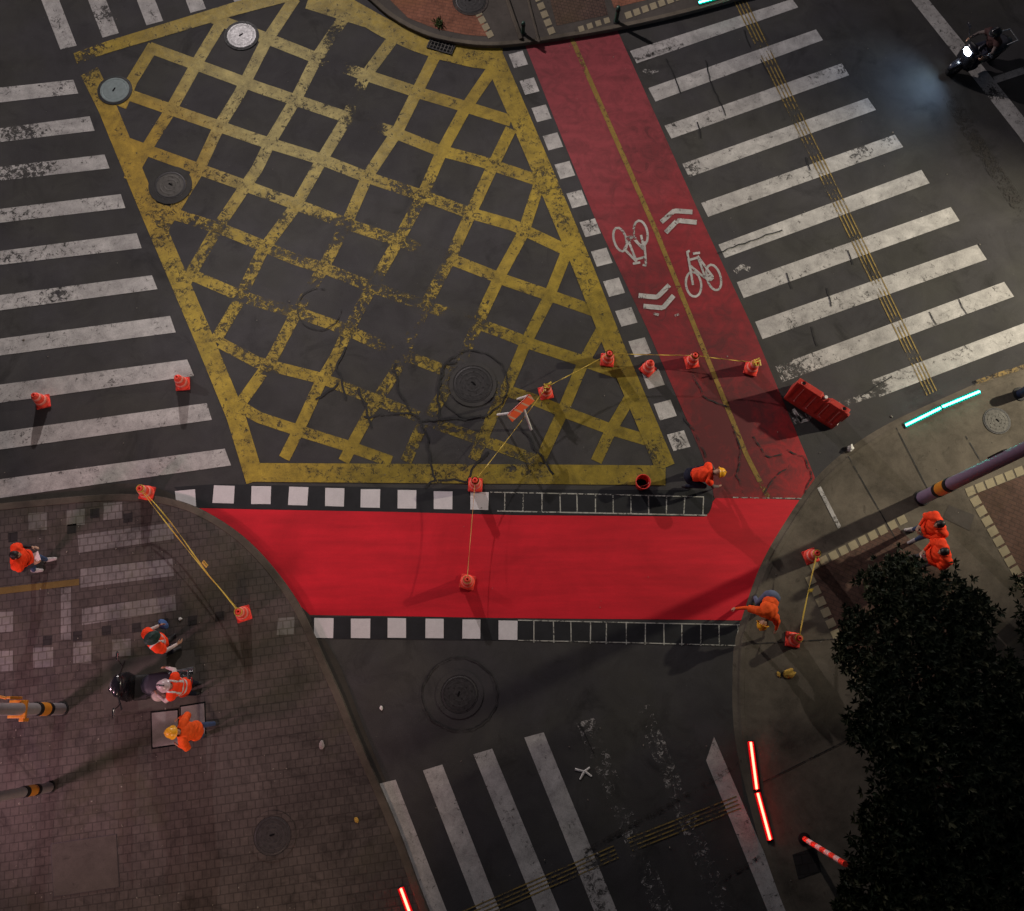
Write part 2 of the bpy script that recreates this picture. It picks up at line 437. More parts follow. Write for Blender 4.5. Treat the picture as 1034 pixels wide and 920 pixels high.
# ------------------------------------------------------------------ road markings
# yellow box junction
wy = blobs(.07, [(320,290,120,.34),(200,250,55,.28),(440,410,75,.36),(400,320,70,.58),(270,310,50,.46),(330,245,45,.42),(420,220,40,.45),(370,390,40,.4),(330,120,60,.12),(555,190,50,.16),(340,36,13,.75),(340,66,17,.95),(370,124,20,.95),(359,98,17,.9),(410,193,16,.55),(343,222,14,.4),(434,254,22,.95),(346,236,12,.7),
    (313,295,17,.85),(462,322,24,.95),(402,356,20,.9),(380,284,14,.75),(443,285,12,.55),(425,340,16,.75),(411,365,14,.7),(430,424,16,.8),
    (493,330,10,.5),(476,342,12,.7),(475,385,34,.9),(278,378,22,.35),(250,352,22,.38),(285,312,18,.45),(265,250,18,.25),(310,266,22,.3),
    (370,345,22,.25),(355,290,25,.3),(240,298,20,.25),(200,250,20,.2),(350,325,20,.25),(290,340,20,.2),(225,200,18,.18),(405,232,14,.5),
    (330,395,18,.25),(440,405,24,.4),(300,110,18,.25),(500,170,20,.2),(470,214,16,.25),(85,68,14,.6),(92,50,16,.35),(160,218,18,.3),(520,200,18,.2),
    (555,180,22,.3),(570,220,18,.2),(215,240,26,.4),(195,228,20,.4),(250,270,22,.35),(300,330,26,.25),(345,345,18,.3),(335,380,14,.35),(262,262,14,.2),(172,235,14,.35),(300,200,14,.2),(285,225,16,.25),(440,210,16,.3),(395,190,14,.3),(520,460,24,.35),(470,460,20,.3),(660,455,16,.25)])
A_L = [[(215,18),(283,44),(318,58),(361,73),(421,93),(471,108),(516,122)], [(151,48),(260,88),(343,116),(396,133),(441,151),(486,163),(555,186)],
 [(128,95),(260,141),(325,161),(368,178),(431,199),(471,214),(520,228),(575,254)], [(116,140),(260,192),(298,206),(356,228),(408,245),(459,263),(510,283),(560,300),(600,314)],
 [(150,208),(226,232),(265,248),(298,262),(328,271),(376,290),(431,309),(500,333),(538,348),(593,366),(628,378)],
 [(190,276),(241,298),(265,306),(305,317),(353,334),(378,346),(446,373),(538,403),(570,416),(618,434),(666,448)],
 [(222,346),(260,366),(328,383),(360,396),(411,416),(446,430),(486,444),(545,466)], [(238,407),(260,421),(305,436),(353,451),(395,466)], [(310,3),(370,22),(421,38),(450,48)]]
B_L = [[(155,46),(133,82),(122,108)], [(224,22),(201,60),(173,110),(146,153),(130,182)], [(298,-2),(268,43),(241,96),(221,128),(201,171),(160,238)],
 [(354,8),(320,58),(300,98),(273,143),(260,170),(221,228),(188,284)], [(402,32),(368,78),(350,120),(328,156),(298,209),(265,253),(240,306),(217,345)],
 [(440,55),(421,93),(401,133),(371,178),(353,219),(328,268),(298,318),(275,362),(241,410)],
 [(497,70),(469,111),(446,153),(426,199),(401,245),(368,303),(353,331),(338,362),(323,387),(303,431),(287,463)],
 [(516,130),(496,171),(476,214),(456,258),(431,306),(398,378),(381,403),(361,439),(347,466)], [(547,178),(528,236),(505,278),(484,323),(466,364),(451,393),(423,436),(410,466)],
 [(574,250),(553,303),(530,348),(515,384),(499,416),(478,464)], [(608,332),(588,368),(568,416),(545,466)], [(638,398),(616,436),(602,466)]]
s = Sheet()
for P in A_L: s.ribbon(P, 11.5, .004, wy)
s.build('yellow_box_marking', M['yellow'])
s = Sheet()
for P in B_L: s.ribbon(P, 11.5, .006, wy)
s.build('yellow_box_marking', M['yellow'])
s = Sheet()
s.ribbon([(90,72),(108,108),(152,215),(203,335),(238,420),(258,486)], 19, .008, wy)
s.ribbon([(76,59),(110,47),(180,26),(240,8),(300,-8)], 11, .008, wy, w2=14)
s.ribbon([(320,-10),(350,6),(388,28),(420,42),(445,50),(480,58),(507,60)], 17, .008, wy, w2=22)
s.build('yellow_box_marking', M['yellow'])
s = Sheet()
s.ribbon([(496,52),(522,112),(552,182),(588,268),(620,350),(650,420),(672,472)], 20, .010, wy)
s.ribbon([(248,477),(400,478),(560,479),(672,480)], 19, .0115, wy, w2=20)
s.build('yellow_box_marking', M['yellow'])

# crosswalks
def stripes(name, Q, z, base=.06, extra=()):
    s = Sheet(); f = blobs(base, extra)
    for a,b,c,d in Q: s.quad(a,b,c,d,z,f,6,5)
    return s.build(name, M['white'])
LQ = []
for (x1,y1),(x2,y2),ya,yb in [((74,80.5),(79,94.5),88.5,103.5),((90.5,117.4),(95.5,132),129.5,143.5),((105.6,156),(110.6,170),168.5,182.5),((122,196),(126.5,210),211,225),
     ((138,235.5),(143,250.6),253.5,267.5),((153.4,278),(159,292),298,313.5),((171.7,319),(177.5,335.6),342,359),((189,363),(196,379.6),388.4,406.8),((208.7,407),(214,424),436,454),((227,453),(233.3,470),484,503)]:
    k = 260/x1
    LQ.append(((x1,y1),(-260,ya+(ya-y1)*k),(-260,yb+(yb-y2)*260/x2),(x2,y2)))
stripes('crosswalk_marking', LQ, .0066, .07, [(20,137,26,.45),(8,130,20,.3),(50,135,15,.25),(20,178,26,.55),(45,172,12,.3),(15,220,22,.35),(10,262,22,.35),(60,262,30,.2),(55,296,26,.3),(20,306,22,.2),(85,285,10,.2),(60,92,22,.2)])
TQ = []
for (x0,x1),(ax,ay),(bx,by) in [((41.5,59.6),(61,50),(77.4,46)),((89,107),(103.6,38),(120,33.4)),((138,156),(148,25.6),(164.7,21)),((186.6,203.7),(192.4,13),(208,8.8)),((236,252),(236.5,2),(252,-2))]:
    k = 4.5
    TQ.append(((ax,ay),(ax+(69-50.5)*-k,ay-48*k),(bx+(69-50.5)*-k,by-48*k),(bx,by)))
stripes('crosswalk_marking', TQ, .004, .08, [(108,12,16,.35),(100,28,10,.25),(58,20,10,.2),(70,44,8,.2)])
RQ = [((636,51.5),(800,-1),(806,7.5),(643,64)),((654.6,89),(824,29.7),(831,40.5),(662,102.6)),((671,127),(850,64),(857.5,76),(678,140)),((689,165.5),(876,99),(884.6,111),(696,179)),
 ((708,205),(903.5,136),(912,148.5),(715,219)),((725.5,247),(930.4,171.5),(938.7,185),(732,260.5)),((744,285),(960,209),(969,223),(751,301)),((762.5,325),(986.5,247),(996.5,262),(770,342.5)),
 ((783,370),(1014,284.6),(1024,299.5),(790,386)),((880,384),(1150,283),(1160,297),(888,401))]
stripes('crosswalk_marking', RQ, .004, .06, [(800,377,34,.5),(790,384,14,.3),(888,390,14,.7),(905,376,12,.3),(870,150,14,.35),(895,140,10,.25),(800,170,16,.2),(696,172,12,.3),(850,70,14,.2),(735,84,12,.2),(830,300,26,.2),(700,135,20,.2),(960,340,18,.2)])
s = Sheet(); fw = blobs(.55,[(860,397,10,-.1)])
s.quad((800,422),(885,393),(887,399),(802,429),.004,fw); s.ribbon([(801,413),(809,426),(817,423)],3.5,.004,.1)
s.ribbon([(827,492),(848,533)],4,.06,.25)
s.ribbon([(742,275),(750,268),(757,272)],5,.004,.4); s.ribbon([(650,70),(656,74),(664,70)],5,.004,.5)
s.build('worn_marking', M['white'])
BQ = [((383,791.3),(433,917),(450,917),(399.5,787.3)),((427,778),(482,920),(504,918),(446.6,772)),((478,761.7),(543,922),(565,920),(497,756)),((529.4,744.8),(600.6,922),(623,920),(549,739.5)),
      ((713,768),(776,922),(797,920),(721,744)),((582,730),(660,922),(680,920),(600,725)),((640,716),(722,922),(742,920),(656,711))]
ext = []
for a,b,c,d in BQ:
    e = 1.6; ext.append((a,(a[0]+(b[0]-a[0])*e,a[1]+(b[1]-a[1])*e),(d[0]+(c[0]-d[0])*e,d[1]+(c[1]-d[1])*e),d))
stripes('crosswalk_marking', ext[:5], .0066, .05, [(605,895,22,.35),(598,870,9,.4),(612,918,20,.3),(716,752,8,.3),(760,830,16,.15)])
stripes('crosswalk_marking', ext[5:], .0066, .68, [(655,768,10,-.3),(662,782,8,-.15),(668,900,14,-.2),(720,905,14,-.22),(700,850,10,-.12),(586,735,10,-.15)])
# tactile guide lines across the crosswalks
M['guide'] = paint('tactile_line_paint', (.30,.21,.055), base_wear=.14, dirt=.4)
def guide(name, a, b, gaps, cnt=4, sp=3.4):
    s = Sheet(); dx,dy = b[0]-a[0], b[1]-a[1]; l_ = math.hypot(dx,dy); u = (-dy/l_, dx/l_)
    f = blobs(.12, gaps)
    for k in range(cnt):
        o_ = (k-(cnt-1)/2)*sp
        s.ribbon([(a[0]+u[0]*o_, a[1]+u[1]*o_),(b[0]+u[0]*o_, b[1]+u[1]*o_)], 1.25, .0105, f, 6, 2)
    return s.build(name, M['guide'])
guide('guide_line_marking', (742,-10), (941,397), [(768,50,9,.5),(800,112,10,.35),(818,150,8,.5),(838,190,6,.5),(862,240,6,.5),(886,290,6,.5),(905,326,6,.6),(922,360,6,.5)], sp=3.5)
guide('guide_line_marking', (420,948), (622,860), [(600,871,7,.3)], sp=4.2)
guide('guide_line_marking', (636,853), (746,810), [(690,832,10,.3),(720,820,6,.4)], sp=4.2)
# stop line
s = Sheet(); s.ribbon([(890,-50),(929,0),(975,57),(1034,131),(1090,205)], 13, .004, blobs(.1,[(1005,95,10,.35),(968,45,20,.1)]), w2=17)
s.ribbon([(1004,81),(1034,71),(1100,50)], 7, .0075, .1); s.build('stop_line_marking', M['white'])

# old cycle crossing
OL = [(530,45),(565,133),(601,221),(655,335),(709,460),(721,499),(721,503)]
OR_ = [(623,29.7),(668,130),(712.5,230),(760,331),(795,415),(818,470),(823,483),(809,503)]
wr = blobs(.35,[(735,420,50,.6),(705,465,45,.62),(755,470,45,.5),(720,370,40,.35),(590,140,40,-.15),(660,150,40,.2),(640,300,40,.3),(720,350,40,.3),(600,70,50,-.15)])
s = Sheet(); s.ruled(OL[:-1]+[(721,503)], OR_[:-1]+[(809,503)], .004, wr, 8, 9); s.build('old_cycle_lane', M['old_red'])
s = Sheet(); s.ribbon([(577,38),(661,230),(754,460),(776,503)], 4.6, .008, blobs(.02,[(580,45,30,.25),(772,495,12,.3)])); s.build('centre_line_marking', M['pale_yellow'])
s = Sheet(); fs = blobs(.06,[(596,228,9,.4),(534,87,7,.3),(686,448,9,.45),(523,60,9,.15),(582,195,8,.2)])
for i,(x,y) in enumerate([(523.4,60),(534.7,87),(546.8,114.4),(558.3,142.8),(570.4,171.7),(582.5,201),(596,230),(607.6,259.7),(620,290),(632.5,320),(646,350.7),(659.7,382.6),(671.7,414),(685.3,445)]):
    w = 14.6+3.2*i/13; h = 14.8+3*i/13; a = -.25+.0*i
    u = (.967*w/2, a*w/2); v = (.37*h/2, .93*h/2)
    s.quad((x-u[0]-v[0],y-u[1]-v[1]),(x+u[0]-v[0],y+u[1]-v[1]),(x+u[0]+v[0],y+u[1]+v[1]),(x-u[0]+v[0],y-u[1]+v[1]),.004,fs,4,4)
s.build('square_marking', M['white'])
# bicycle symbols and chevrons
def bz(P): return [(600+x/6.13, 190+y/6.13) for x,y in P]
s = Sheet(); fb = blobs(.13,[(635,243,6,.35),(640,238,5,.3),(655,298,5,.5)])
def circ(cx, cy, rx, ry, a0, a1, tilt):
    P = []
    for i in range(33):
        a = a0+(a1-a0)*i/32; x = rx*math.cos(a); y = ry*math.sin(a)
        P.append((cx+x*math.cos(tilt)-y*math.sin(tilt), cy+x*math.sin(tilt)+y*math.cos(tilt)))
    return P
LW = 2.3; zb = .0085
for P in (circ(160,318,38,76,0,6.28,-.28), circ(288,278,42,78,0,6.28,-.18), circ(615,595,47,78,0,6.28,-.14), circ(740,553,42,82,0,6.28,-.28)):
    s.ribbon(bz(P), LW, zb, fb, 3, 2)
zb = .011
for P in ([(185,380),(232,300),(205,310)], [(232,300),(310,385),(290,290)], [(210,320),(262,455)], [(185,375),(262,455)], [(262,440),(318,425)], [(310,330),(320,460),(322,480),(300,475)], [(240,468),(285,460)],[(195,305),(235,300)]):
    s.ribbon(bz(P), LW, zb, fb, 3, 2); zb += .0003
for P in ([(575,390),(590,470),(612,600)], [(575,395),(592,388)], [(588,445),(640,430)], [(640,420),(690,560),(595,480)], [(640,420),(735,550)], [(690,560),(735,550)], [(612,405),(655,400)]):
    s.ribbon(bz(P), LW, zb, fb, 3, 2); zb += .0003
s.ribbon(bz(circ(712,553,24,16,0,6.28,0)), 2.6, zb, fb, 3, 2)
for P in ([(415,210),(495,140),(608,148)], [(443,275),(515,200),(635,212)], [(275,665),(390,675),(465,600)], [(305,730),(425,742),(492,665)]):
    s.ribbon(bz(P), 4.8, zb, blobs(.14,[(650,300,4,.5),(684,222,3,.5)]), 3, 3); zb += .0003
s.ribbon(bz([(365,775),(400,785)]), 2.5, zb, .35, 3, 2); s.ribbon(bz([(500,790),(525,780)]), 2.2, zb, .4, 3, 2)
s.build('cycle_symbol_marking', M['white'])

# new cycle crossing
top = [(198.6,513),(260,514.5),(400,517),(520,520.3),(640,521),(711,521.8),(716,518),(719.5,510),(720,503),(765,503.2),(809,505)]
s = Sheet()
s.ruled([(198.6,513),(260,514.5),(400,517),(520,520.3),(640,521.2),(711,521.8)], [(313,621),(330,621.3),(420,622.5),(500,624),(600,625),(680,625.6)], .0045, .2, 8, 25)
s.build('new_cycle_lane', M['new_red'])
s = Sheet()
s.ruled([(198.6,513),(226,523),(243,538),(261,555),(283,575),(299,592),(308,608),(313,621)],[(198.7,513),(225,518),(245,530),(263,550),(287,574),(303,592),(310,608),(313.5,620)], .0052, .2, 8, 2)
s.ruled([(711,521.8),(716,518),(719.5,510),(720,503),(765,503.2),(809,505)], [(680,625.6),(700,625.8),(715,626),(725,626.2),(740,626.4),(753,626.6)], .0045, .2, 6, 25)
s.ruled([(809,505),(802,520),(789,541),(774,571),(758,608),(753,626.6)], [(808.9,505.2),(799,522),(786,545),(770,575),(757,607),(752.9,626)], .0052, .2, 8, 2)
s.build('new_cycle_lane', M['new_red'])
s = Sheet()
s.ruled([(176,492),(215,489),(330,491),(480,494),(600,494.5),(705,495),(715,496.5),(719,500)], [(196,512),(222,513),(330,515.6),(480,519.2),(600,520.6),(700,521.5),(712,521.5),(718,514)], .0041, 0, 10, 4)
s.ruled([(313.5,622.5),(420,623.5),(520,625.5),(640,628.5),(748,631)], [(322,645),(420,646),(520,647),(640,649.5),(747,652.5)], .0041, 0, 10, 4)
s.build('black_base_strip', M['black'])
s = Sheet()
for q in [((176.5,496),(196.9,494),(198,511),(179,514)),((216,490),(237,490.7),(236,508.5),(214.5,507.8)),((254,490.8),(273.8,491),(273.2,509),(253.5,509)),((292,491.4),(311.5,492),(310.2,510.5),(290.8,510)),
          ((328.4,492.7),(347.8,493),(347.2,511.6),(328.2,511)),((364.3,494),(384,494),(383.5,512.8),(364,512.4)),((401.6,494.7),(420.4,495),(420.2,513.6),(401.4,513.4)),((438,496),(457,496.3),(456.7,514.3),(438,514)),((475,496.8),(493.6,497),(493,515),(475,514.5)),
          ((317.3,624),(336.9,624.2),(336.4,644.4),(317,644)),((354.3,624.7),(374,624.7),(373.7,644.5),(354.3,644.3)),((391.5,624),(410,624.4),(410,644.2),(391.3,644)),((429.7,624.7),(448,624.9),(448,644.5),(429.5,644.3)),((467,625.5),(485.2,625.6),(485,645),(466.8,644.8)),((503.4,626.5),(522.6,626.8),(522.4,646.3),(503.4,646))]:
    s.quad(*q, .009, blobs(.0,[(334,641,1.2,.9)]), 5, 5)
s.build('square_marking', M['fresh'])
s = Sheet()
for i,x in enumerate([510,528.4,547.3,565.9,583,601.8,619,637.5,654.6,673,691,710]):
    k = (x-498)/212; s.ribbon([(x+random.uniform(-.6,.6),496.5+5*k),(x+random.uniform(-.6,.6),516.5+4*k)], 1.15, .009, .05, 5, 2)
for i,x in enumerate([539.5,559,576.7,596.3,612.4,632.8,651.6,670.5,688.6,707.4,726.3,745]):
    k = (x-522)/223; s.ribbon([(x+random.uniform(-.5,.5),626+5*k),(x+random.uniform(-.5,.5),648.5+4.5*k)], 1.1, .009, .06, 5, 2)
s.build('chalk_grid_marking', M['chalk'])
s = Sheet(); s.ribbon([(495,497),(600,499),(711,501.8)],1.1,.0102,.08,5,2); s.ribbon([(502,516),(600,518),(714,520.4)],1.3,.0102,.02,5,2)
s.ribbon([(523,626.3),(640,628.8),(747,631)],1.1,.0102,.06,5,2); s.ribbon([(523,646.6),(640,649),(747,652)],1.0,.0102,.12,5,2)
s.ribbon([(740,502.3),(812,503.5)],1.2,.0102,.2,5,2); s.ribbon([(757,610),(763,596),(772,578)],1.1,.0102,.25,5,2)
s.build('chalk_grid_marking', M['chalk'])

# cracks and tar lines, plus a painted shadow of the barricade leg
def r6(P): return [(260+x/3.977, 230+y/3.977) for x,y in P]
def jit(P, a=1.2):
    Q = resample(P, max(3,int(plen(P)/5))); return [(x+random.uniform(-a,a), y+random.uniform(-a,a)) for x,y in Q]
s = Sheet(); zc = .013
CR = [r6(P) for P in ([(350,480),(320,560),(340,640),(355,690)], [(330,620),(290,650),(240,690)], [(410,650),(440,720),(455,800)], [(430,760),(540,750),(610,740),(650,770),(740,775),(900,760)],
   [(650,770),(680,830),(690,900),(700,980),(720,1010)], [(720,1010),(670,1040)], [(720,1010),(840,1020)], [(610,740),(560,640),(550,540)], [(740,775),(720,680),(745,560),(800,530)], [(840,1020),(870,960),(930,900)])]
CR.append([(524,428),(543,455),(560,480)])  # cast shadow of the barricade leg, painted as a dark line
for P in CR: s.ribbon(jit(P,1.7), 2.1, zc, .08, 3, 2); zc += .0002
for P in ([(672,59),(683,82),(687,93)],[(712,60),(716,78),(729,108),(733,116)],[(704,123),(708,140)],[(751,30),(757,48)],[(768,60),(777,76)],[(725,255),(790,232)],[(795,275),(800,292)],[(835,290),(840,310)],
          [(875,262),(881,279)],[(856,253),(862,268)],[(968,302),(976,318)],[(938,315),(946,328)],[(814,158),(818,172)],[(820,330),(826,350)],[(585,730),(600,760)],[(900,380),(870,400)]):
    s.ribbon(jit(P,.8), 1.1, zc, .1, 2, 2); zc += .0001
for P in ([(741,430),(748,455),(744,480),(752,500)],[(760,440),(775,462),(790,458)],[(795,455),(812,462),(820,480),(812,498)],[(700,380),(712,402),(735,412)],[(690,420),(705,440),(712,462)],[(770,500),(785,480),(798,470)]):
    s.ribbon(jit(P,1.2), 1.5, zc, .3, 2, 2); zc += .0001
s.ribbon(jit(circ(477.5,388,35,34,0,6.28,0),1.1), 1.5, zc, .2, 3, 2)
s.ribbon(jit(circ(322,312,22,21,0,5,0),.5), 1.0, zc, .3, 3, 2)
s.ribbon(jit(circ(464,701,38,37,0,6.28,0),.8), 1.3, zc+.0002, .22, 3, 2)
s.build('road_crack', M['crack'])
s = Sheet()
for P,w in (([(590,860),(690,805),(757,765)],5),([(700,905),(757,872),(790,848)],4),([(957,95),(990,150),(1034,215)],14),([(640,60),(690,45)],4)):
    s.ribbon(P, w, .0145, blobs(.1,[]), 6, 4)
s.build('tar_patch', M['worn_crack'])

# ------------------------------------------------------------------ object materials
M['cone'] = solid('orange_cone_plastic', (.92,.075,.045), .45, .4, var=.4)
M['cone_band'] = solid('reflective_cone_band', (.95,.30,.24), .35, .5)
M['cone_base'] = solid('cone_base_rubber', (.68,.045,.034), .6, .3, var=.45)
M['tape'] = solid('yellow_tape', (.60,.42,.07), .5, .3)
M['tape_or'] = solid('orange_cord', (.55,.27,.08), .5, .3)
M['iron'] = solid('cast_iron', (.042,.040,.041), .55, .4, .3, var=.35, scale=14)
M['iron2'] = solid('worn_cast_iron', (.075,.07,.062), .6, .4, .2, var=.35, scale=14)
M['steel'] = solid('bright_steel_cover', (.33,.33,.335), .5, .4, .2, var=.2, scale=10)
M['teal'] = solid('verdigris_cover', (.20,.25,.25), .55, .4, .1, var=.2, scale=10)
M['ring'] = solid('dark_cover_ring', (.03,.032,.033), .6, .3)
M['hole'] = solid('dark_void', (.006,.006,.007), .9, .1)
M['led_g'] = emit('green_led', (.04,1.0,.70), 34)
M['led_r'] = emit('red_led', (1.0,.018,.011), 60)
M['led_gd'] = emit('green_diffuser', (.0,.42,.27), .75); M['led_rd'] = emit('red_diffuser', (.75,.006,.008), .8)  # dim glow colours imitating the halo around the light bars
M['led_house'] = solid('led_housing', (.05,.05,.055), .4, .5, .4)
M['barrier'] = solid('red_barrier_plastic', (.46,.035,.024), .4, .4, var=.25)
M['barrier_seam'] = solid('pale_barrier_seam', (.55,.20,.17), .5, .3)
M['white_pl'] = solid('white_enamel', (.7,.68,.66), .4, .4)
M['grey_pole'] = solid('lilac_grey_pole_paint', (.21,.15,.23), .42, .45, var=.12)
M['grey_pole2'] = solid('grey_pole_paint', (.26,.24,.25), .42, .45, var=.15)
M['amber'] = solid('amber_band', (.62,.23,.02), .4, .5)
M['rubber'] = solid('black_rubber', (.012,.012,.013), .6, .3)
M['gloss_black'] = solid('gloss_black_plastic', (.013,.013,.018), .25, .5, coat=.3)
M['seat'] = solid('dark_vinyl_seat', (.03,.03,.045), .5, .4)
M['chrome'] = solid('chrome_metal', (.6,.6,.62), .2, .5, .9)
M['dk_green'] = solid('dark_green_enamel', (.012,.05,.035), .4, .5)
M['dk_blue'] = solid('dark_blue_enamel', (.02,.025,.06), .35, .5)
M['hi_vis'] = solid('orange_hi_vis_cloth', (.95,.06,.014), .75, .2, var=.22, scale=12)
M['hi_vis2'] = solid('orange_jacket_cloth', (.85,.10,.015), .75, .2, var=.22, scale=12)
M['reflect'] = solid('silver_reflective_tape', (.62,.60,.58), .35, .5)
M['skin'] = solid('skin', (.42,.24,.16), .55, .35, var=.08)
M['hair'] = solid('black_hair', (.012,.010,.010), .5, .4)
M['denim'] = solid('blue_denim', (.05,.075,.16), .85, .2, var=.25)
M['navy'] = solid('navy_trousers', (.016,.018,.034), .85, .2, var=.25)
M['grey_cl'] = solid('grey_cloth', (.10,.10,.11), .85, .2, var=.25)
M['greyblue'] = solid('blue_grey_trousers', (.10,.12,.19), .85, .2, var=.2)
M['shoe'] = solid('dark_shoe', (.03,.028,.03), .6, .3)
M['shoe_w'] = solid('pale_shoe', (.4,.36,.36), .6, .3)
M['shirt'] = solid('dark_shirt', (.03,.03,.035), .85, .2)
M['shirt_w'] = solid('pale_sleeve_cloth', (.55,.46,.44), .8, .2)
M['brown_jk'] = solid('brown_grey_jacket', (.13,.105,.10), .8, .2, var=.3)
M['dk_jk'] = solid('dark_maroon_vest', (.05,.025,.025), .8, .2)
M['hat_y'] = solid('yellow_hard_hat', (.85,.40,.02), .35, .5)
M['hat_pk'] = solid('pale_helmet', (.52,.40,.42), .3, .5)
M['hat_dk'] = solid('dark_green_cap', (.015,.04,.035), .6, .3)
M['paper'] = solid('white_paper', (.75,.73,.7), .7, .2)
M['blue_bag'] = solid('blue_plastic', (.06,.12,.30), .6, .3)
M['led_head'] = emit('headlamp_glass', (.75,.87,1.0), 60)
M['tail'] = solid('red_tail_lens', (.35,.01,.012), .25, .5)
M['leaf_y'] = solid('yellow_paper', (.42,.26,.05), .7, .2)
M['weed'] = solid('weed_leaf', (.05,.075,.02), .7, .2)

# ------------------------------------------------------------------ manhole covers, drain
def manhole(px, py, r, z, kind, label, ring_r=None, studs=0):
    g = G(px,py,z); s_ = 1.0
    k = (G(px+1,py,z)-g).length; r = r*k; rr = (ring_r or 0)*k
    t = empty('manhole_cover', g, random.uniform(0,3), label, 'manhole cover', 'round access covers set into the paving')
    bm = bmesh.new(); lathe(bm, [(r*.93,.006),(r*.93,.016),(r*1.0,.016),(r*1.04,.010),(r*1.1,.010),(r*1.1,.0)], 40)
    bm_obj('frame', bm, M['ring'] if kind in ('steel','teal') else M['iron'], t)
    bm = bmesh.new(); prof = [(0,.013)]
    if kind in ('steel','teal'): prof += [(r*.45,.014),(r*.72,.014),(r*.74,.011),(r*.78,.011),(r*.80,.015),(r*.915,.015),(r*.925,.004)]
    else:
        for q in (.36,.66): prof += [(r*q,.013),(r*(q+.03),.0148),(r*(q+.09),.0148),(r*(q+.12),.013)]
        prof += [(r*.925,.012),(r*.925,.004)]
    lathe(bm, prof, 40)
    for i in range(studs):
        a = i*2.39996; q = r*.85*math.sqrt((i+.5)/studs); box(bm, (q*math.cos(a),q*math.sin(a),.017), (.022,.022,.009))
    c = bm_obj('cover', bm, M[kind], t)
    bm = bmesh.new(); box(bm, (r*.05,0,.0165), (.035,r*.3,.005))
    bm_obj('lift_slot', bm, M['hole'], c)
    if rr:
        bm = bmesh.new(); lathe(bm, [(r*1.12,.003),(r*1.12,.009),(rr,.008),(rr,.001)], 40); bm_obj('surround', bm, M['asphalt'] if z < .1 else M['plaza'], t)
    return t
manhole(244,36,16,.012,'steel','bright silver round cover at top of the yellow box')
manhole(116,91,16,.012,'teal','blue grey round cover at left corner of the yellow box')
manhole(172,187,14.5,.012,'iron2','brown worn round cover beside left yellow border',22,14)
manhole(477.5,388,18,.012,'iron','dark cover with concentric rings amid cracks in the yellow box',24,20)
manhole(464,701,17,.004,'iron','black cover in dark asphalt below the red cycle crossing',24,16)
manhole(275,844,17,.122,'iron','dark cover in brick plaza near the kerb',24,20)
manhole(1006.6,425,12.5,.054,'iron2','tan worn cover in pavement beside the green strip light',None,20)
manhole(475,1,14,.104,'iron','dark cover in orange brick at the top pavement',18,16)

g = G(446,46,.0)
t = empty('drain_grate', g, 0, 'black slotted drain grate against the top kerb', 'drain')
a = heading(446,46,30,9)+math.pi/2
t.rotation_euler = (0,0,a)
bm = bmesh.new(); box(bm,(0,0,.018),(.68,.40,.012)); bm_obj('pit', bm, M['hole'], t)
bm = bmesh.new()
for y in (-.2,.2): box(bm,(0,y,.026),(.72,.03,.02))
for x in (-.345,.345): box(bm,(x,0,.026),(.03,.37,.02))
bm_obj('frame', bm, M['iron'], t)
bm = bmesh.new()
for i in range(7): box(bm,(-.29+i*.097,0,.0275),(.022,.368,.012))
for y in (-.09,.03,.12): box(bm,(0,y,.024),(.655,.016,.012))
bm_obj('bar_grid', bm, M['iron2'], t)

# access slabs on the plaza
for i,(q,lb) in enumerate([(((152.5,719),(180,716),(181,752),(153.5,756)), 'pale speckled square access slab left of the bending worker in orange'), (((182,713),(207,709),(208,744),(183,750)), 'pale square access slab beneath the bending worker in orange')]):
    P = [G(x,y,.119) for x,y in q]; c = sum(P,Vector())/4
    t = empty('access_slab', c, 0, lb, 'access cover', 'stone access slabs in the plaza')
    def prism(P, z0, z1, sc):
        bm = bmesh.new(); lo=[bm.verts.new(((p-c).x*sc,(p-c).y*sc,z0)) for p in P]; hi=[bm.verts.new(((p-c).x*sc,(p-c).y*sc,z1)) for p in P]
        bm.faces.new(hi); [bm.faces.new((lo[k],lo[(k+1)%4],hi[(k+1)%4],hi[k])) for k in range(4)]; return bm
    bm_obj('slab', prism(P,.0,.014,.94), M['slab'], t); bm_obj('frame', prism(P,.0,.006,1.03), M['hole'], t)
P = [(51,852),(118,842),(121,896),(54,906)]; Pg=[G(x,y,.121) for x,y in P]; c=sum(Pg,Vector())/4
t = empty('access_slab', c, 0, 'large dark square access cover at lower left of the plaza', 'access cover')
bm_obj('slab', prism(Pg,.0,.010,.978), M['pave_dark'], t); bm_obj('frame', prism(Pg,.0,.004,1.0), M['iron'], t)

# ------------------------------------------------------------------ cones
def make_cone():
    t = empty('traffic_cone', (0,0,0))
    bm = bmesh.new(); box(bm,(0,0,.022),(.33,.33,.044)); bm_obj('base', bm, M['cone_base'], t, bevel=.018)
    bm = bmesh.new(); lathe(bm,[(.168,.044),(.160,.06),(.150,.07),(.128,.20),(.104,.33),(.082,.43),(.060,.475),(.030,.49),(.026,.485),(.024,.44),(0,.43)],28); bm_obj('cone_body', bm, M['cone'], t, True)
    for z0,z1 in ((.14,.22),(.33,.40)):
        def rr(z): return .150-(z-.07)*(.0465/.26)+.003 if z < .33 else .104-(z-.33)*.22+.003
        bm = bmesh.new(); lathe(bm,[(rr(z0)-.006,z0),(rr(z0),z0+.002),(rr(z1),z1-.002),(rr(z1)-.006,z1)],28); bm_obj('reflective_band', bm, M['cone_band'], t, True)
    return t
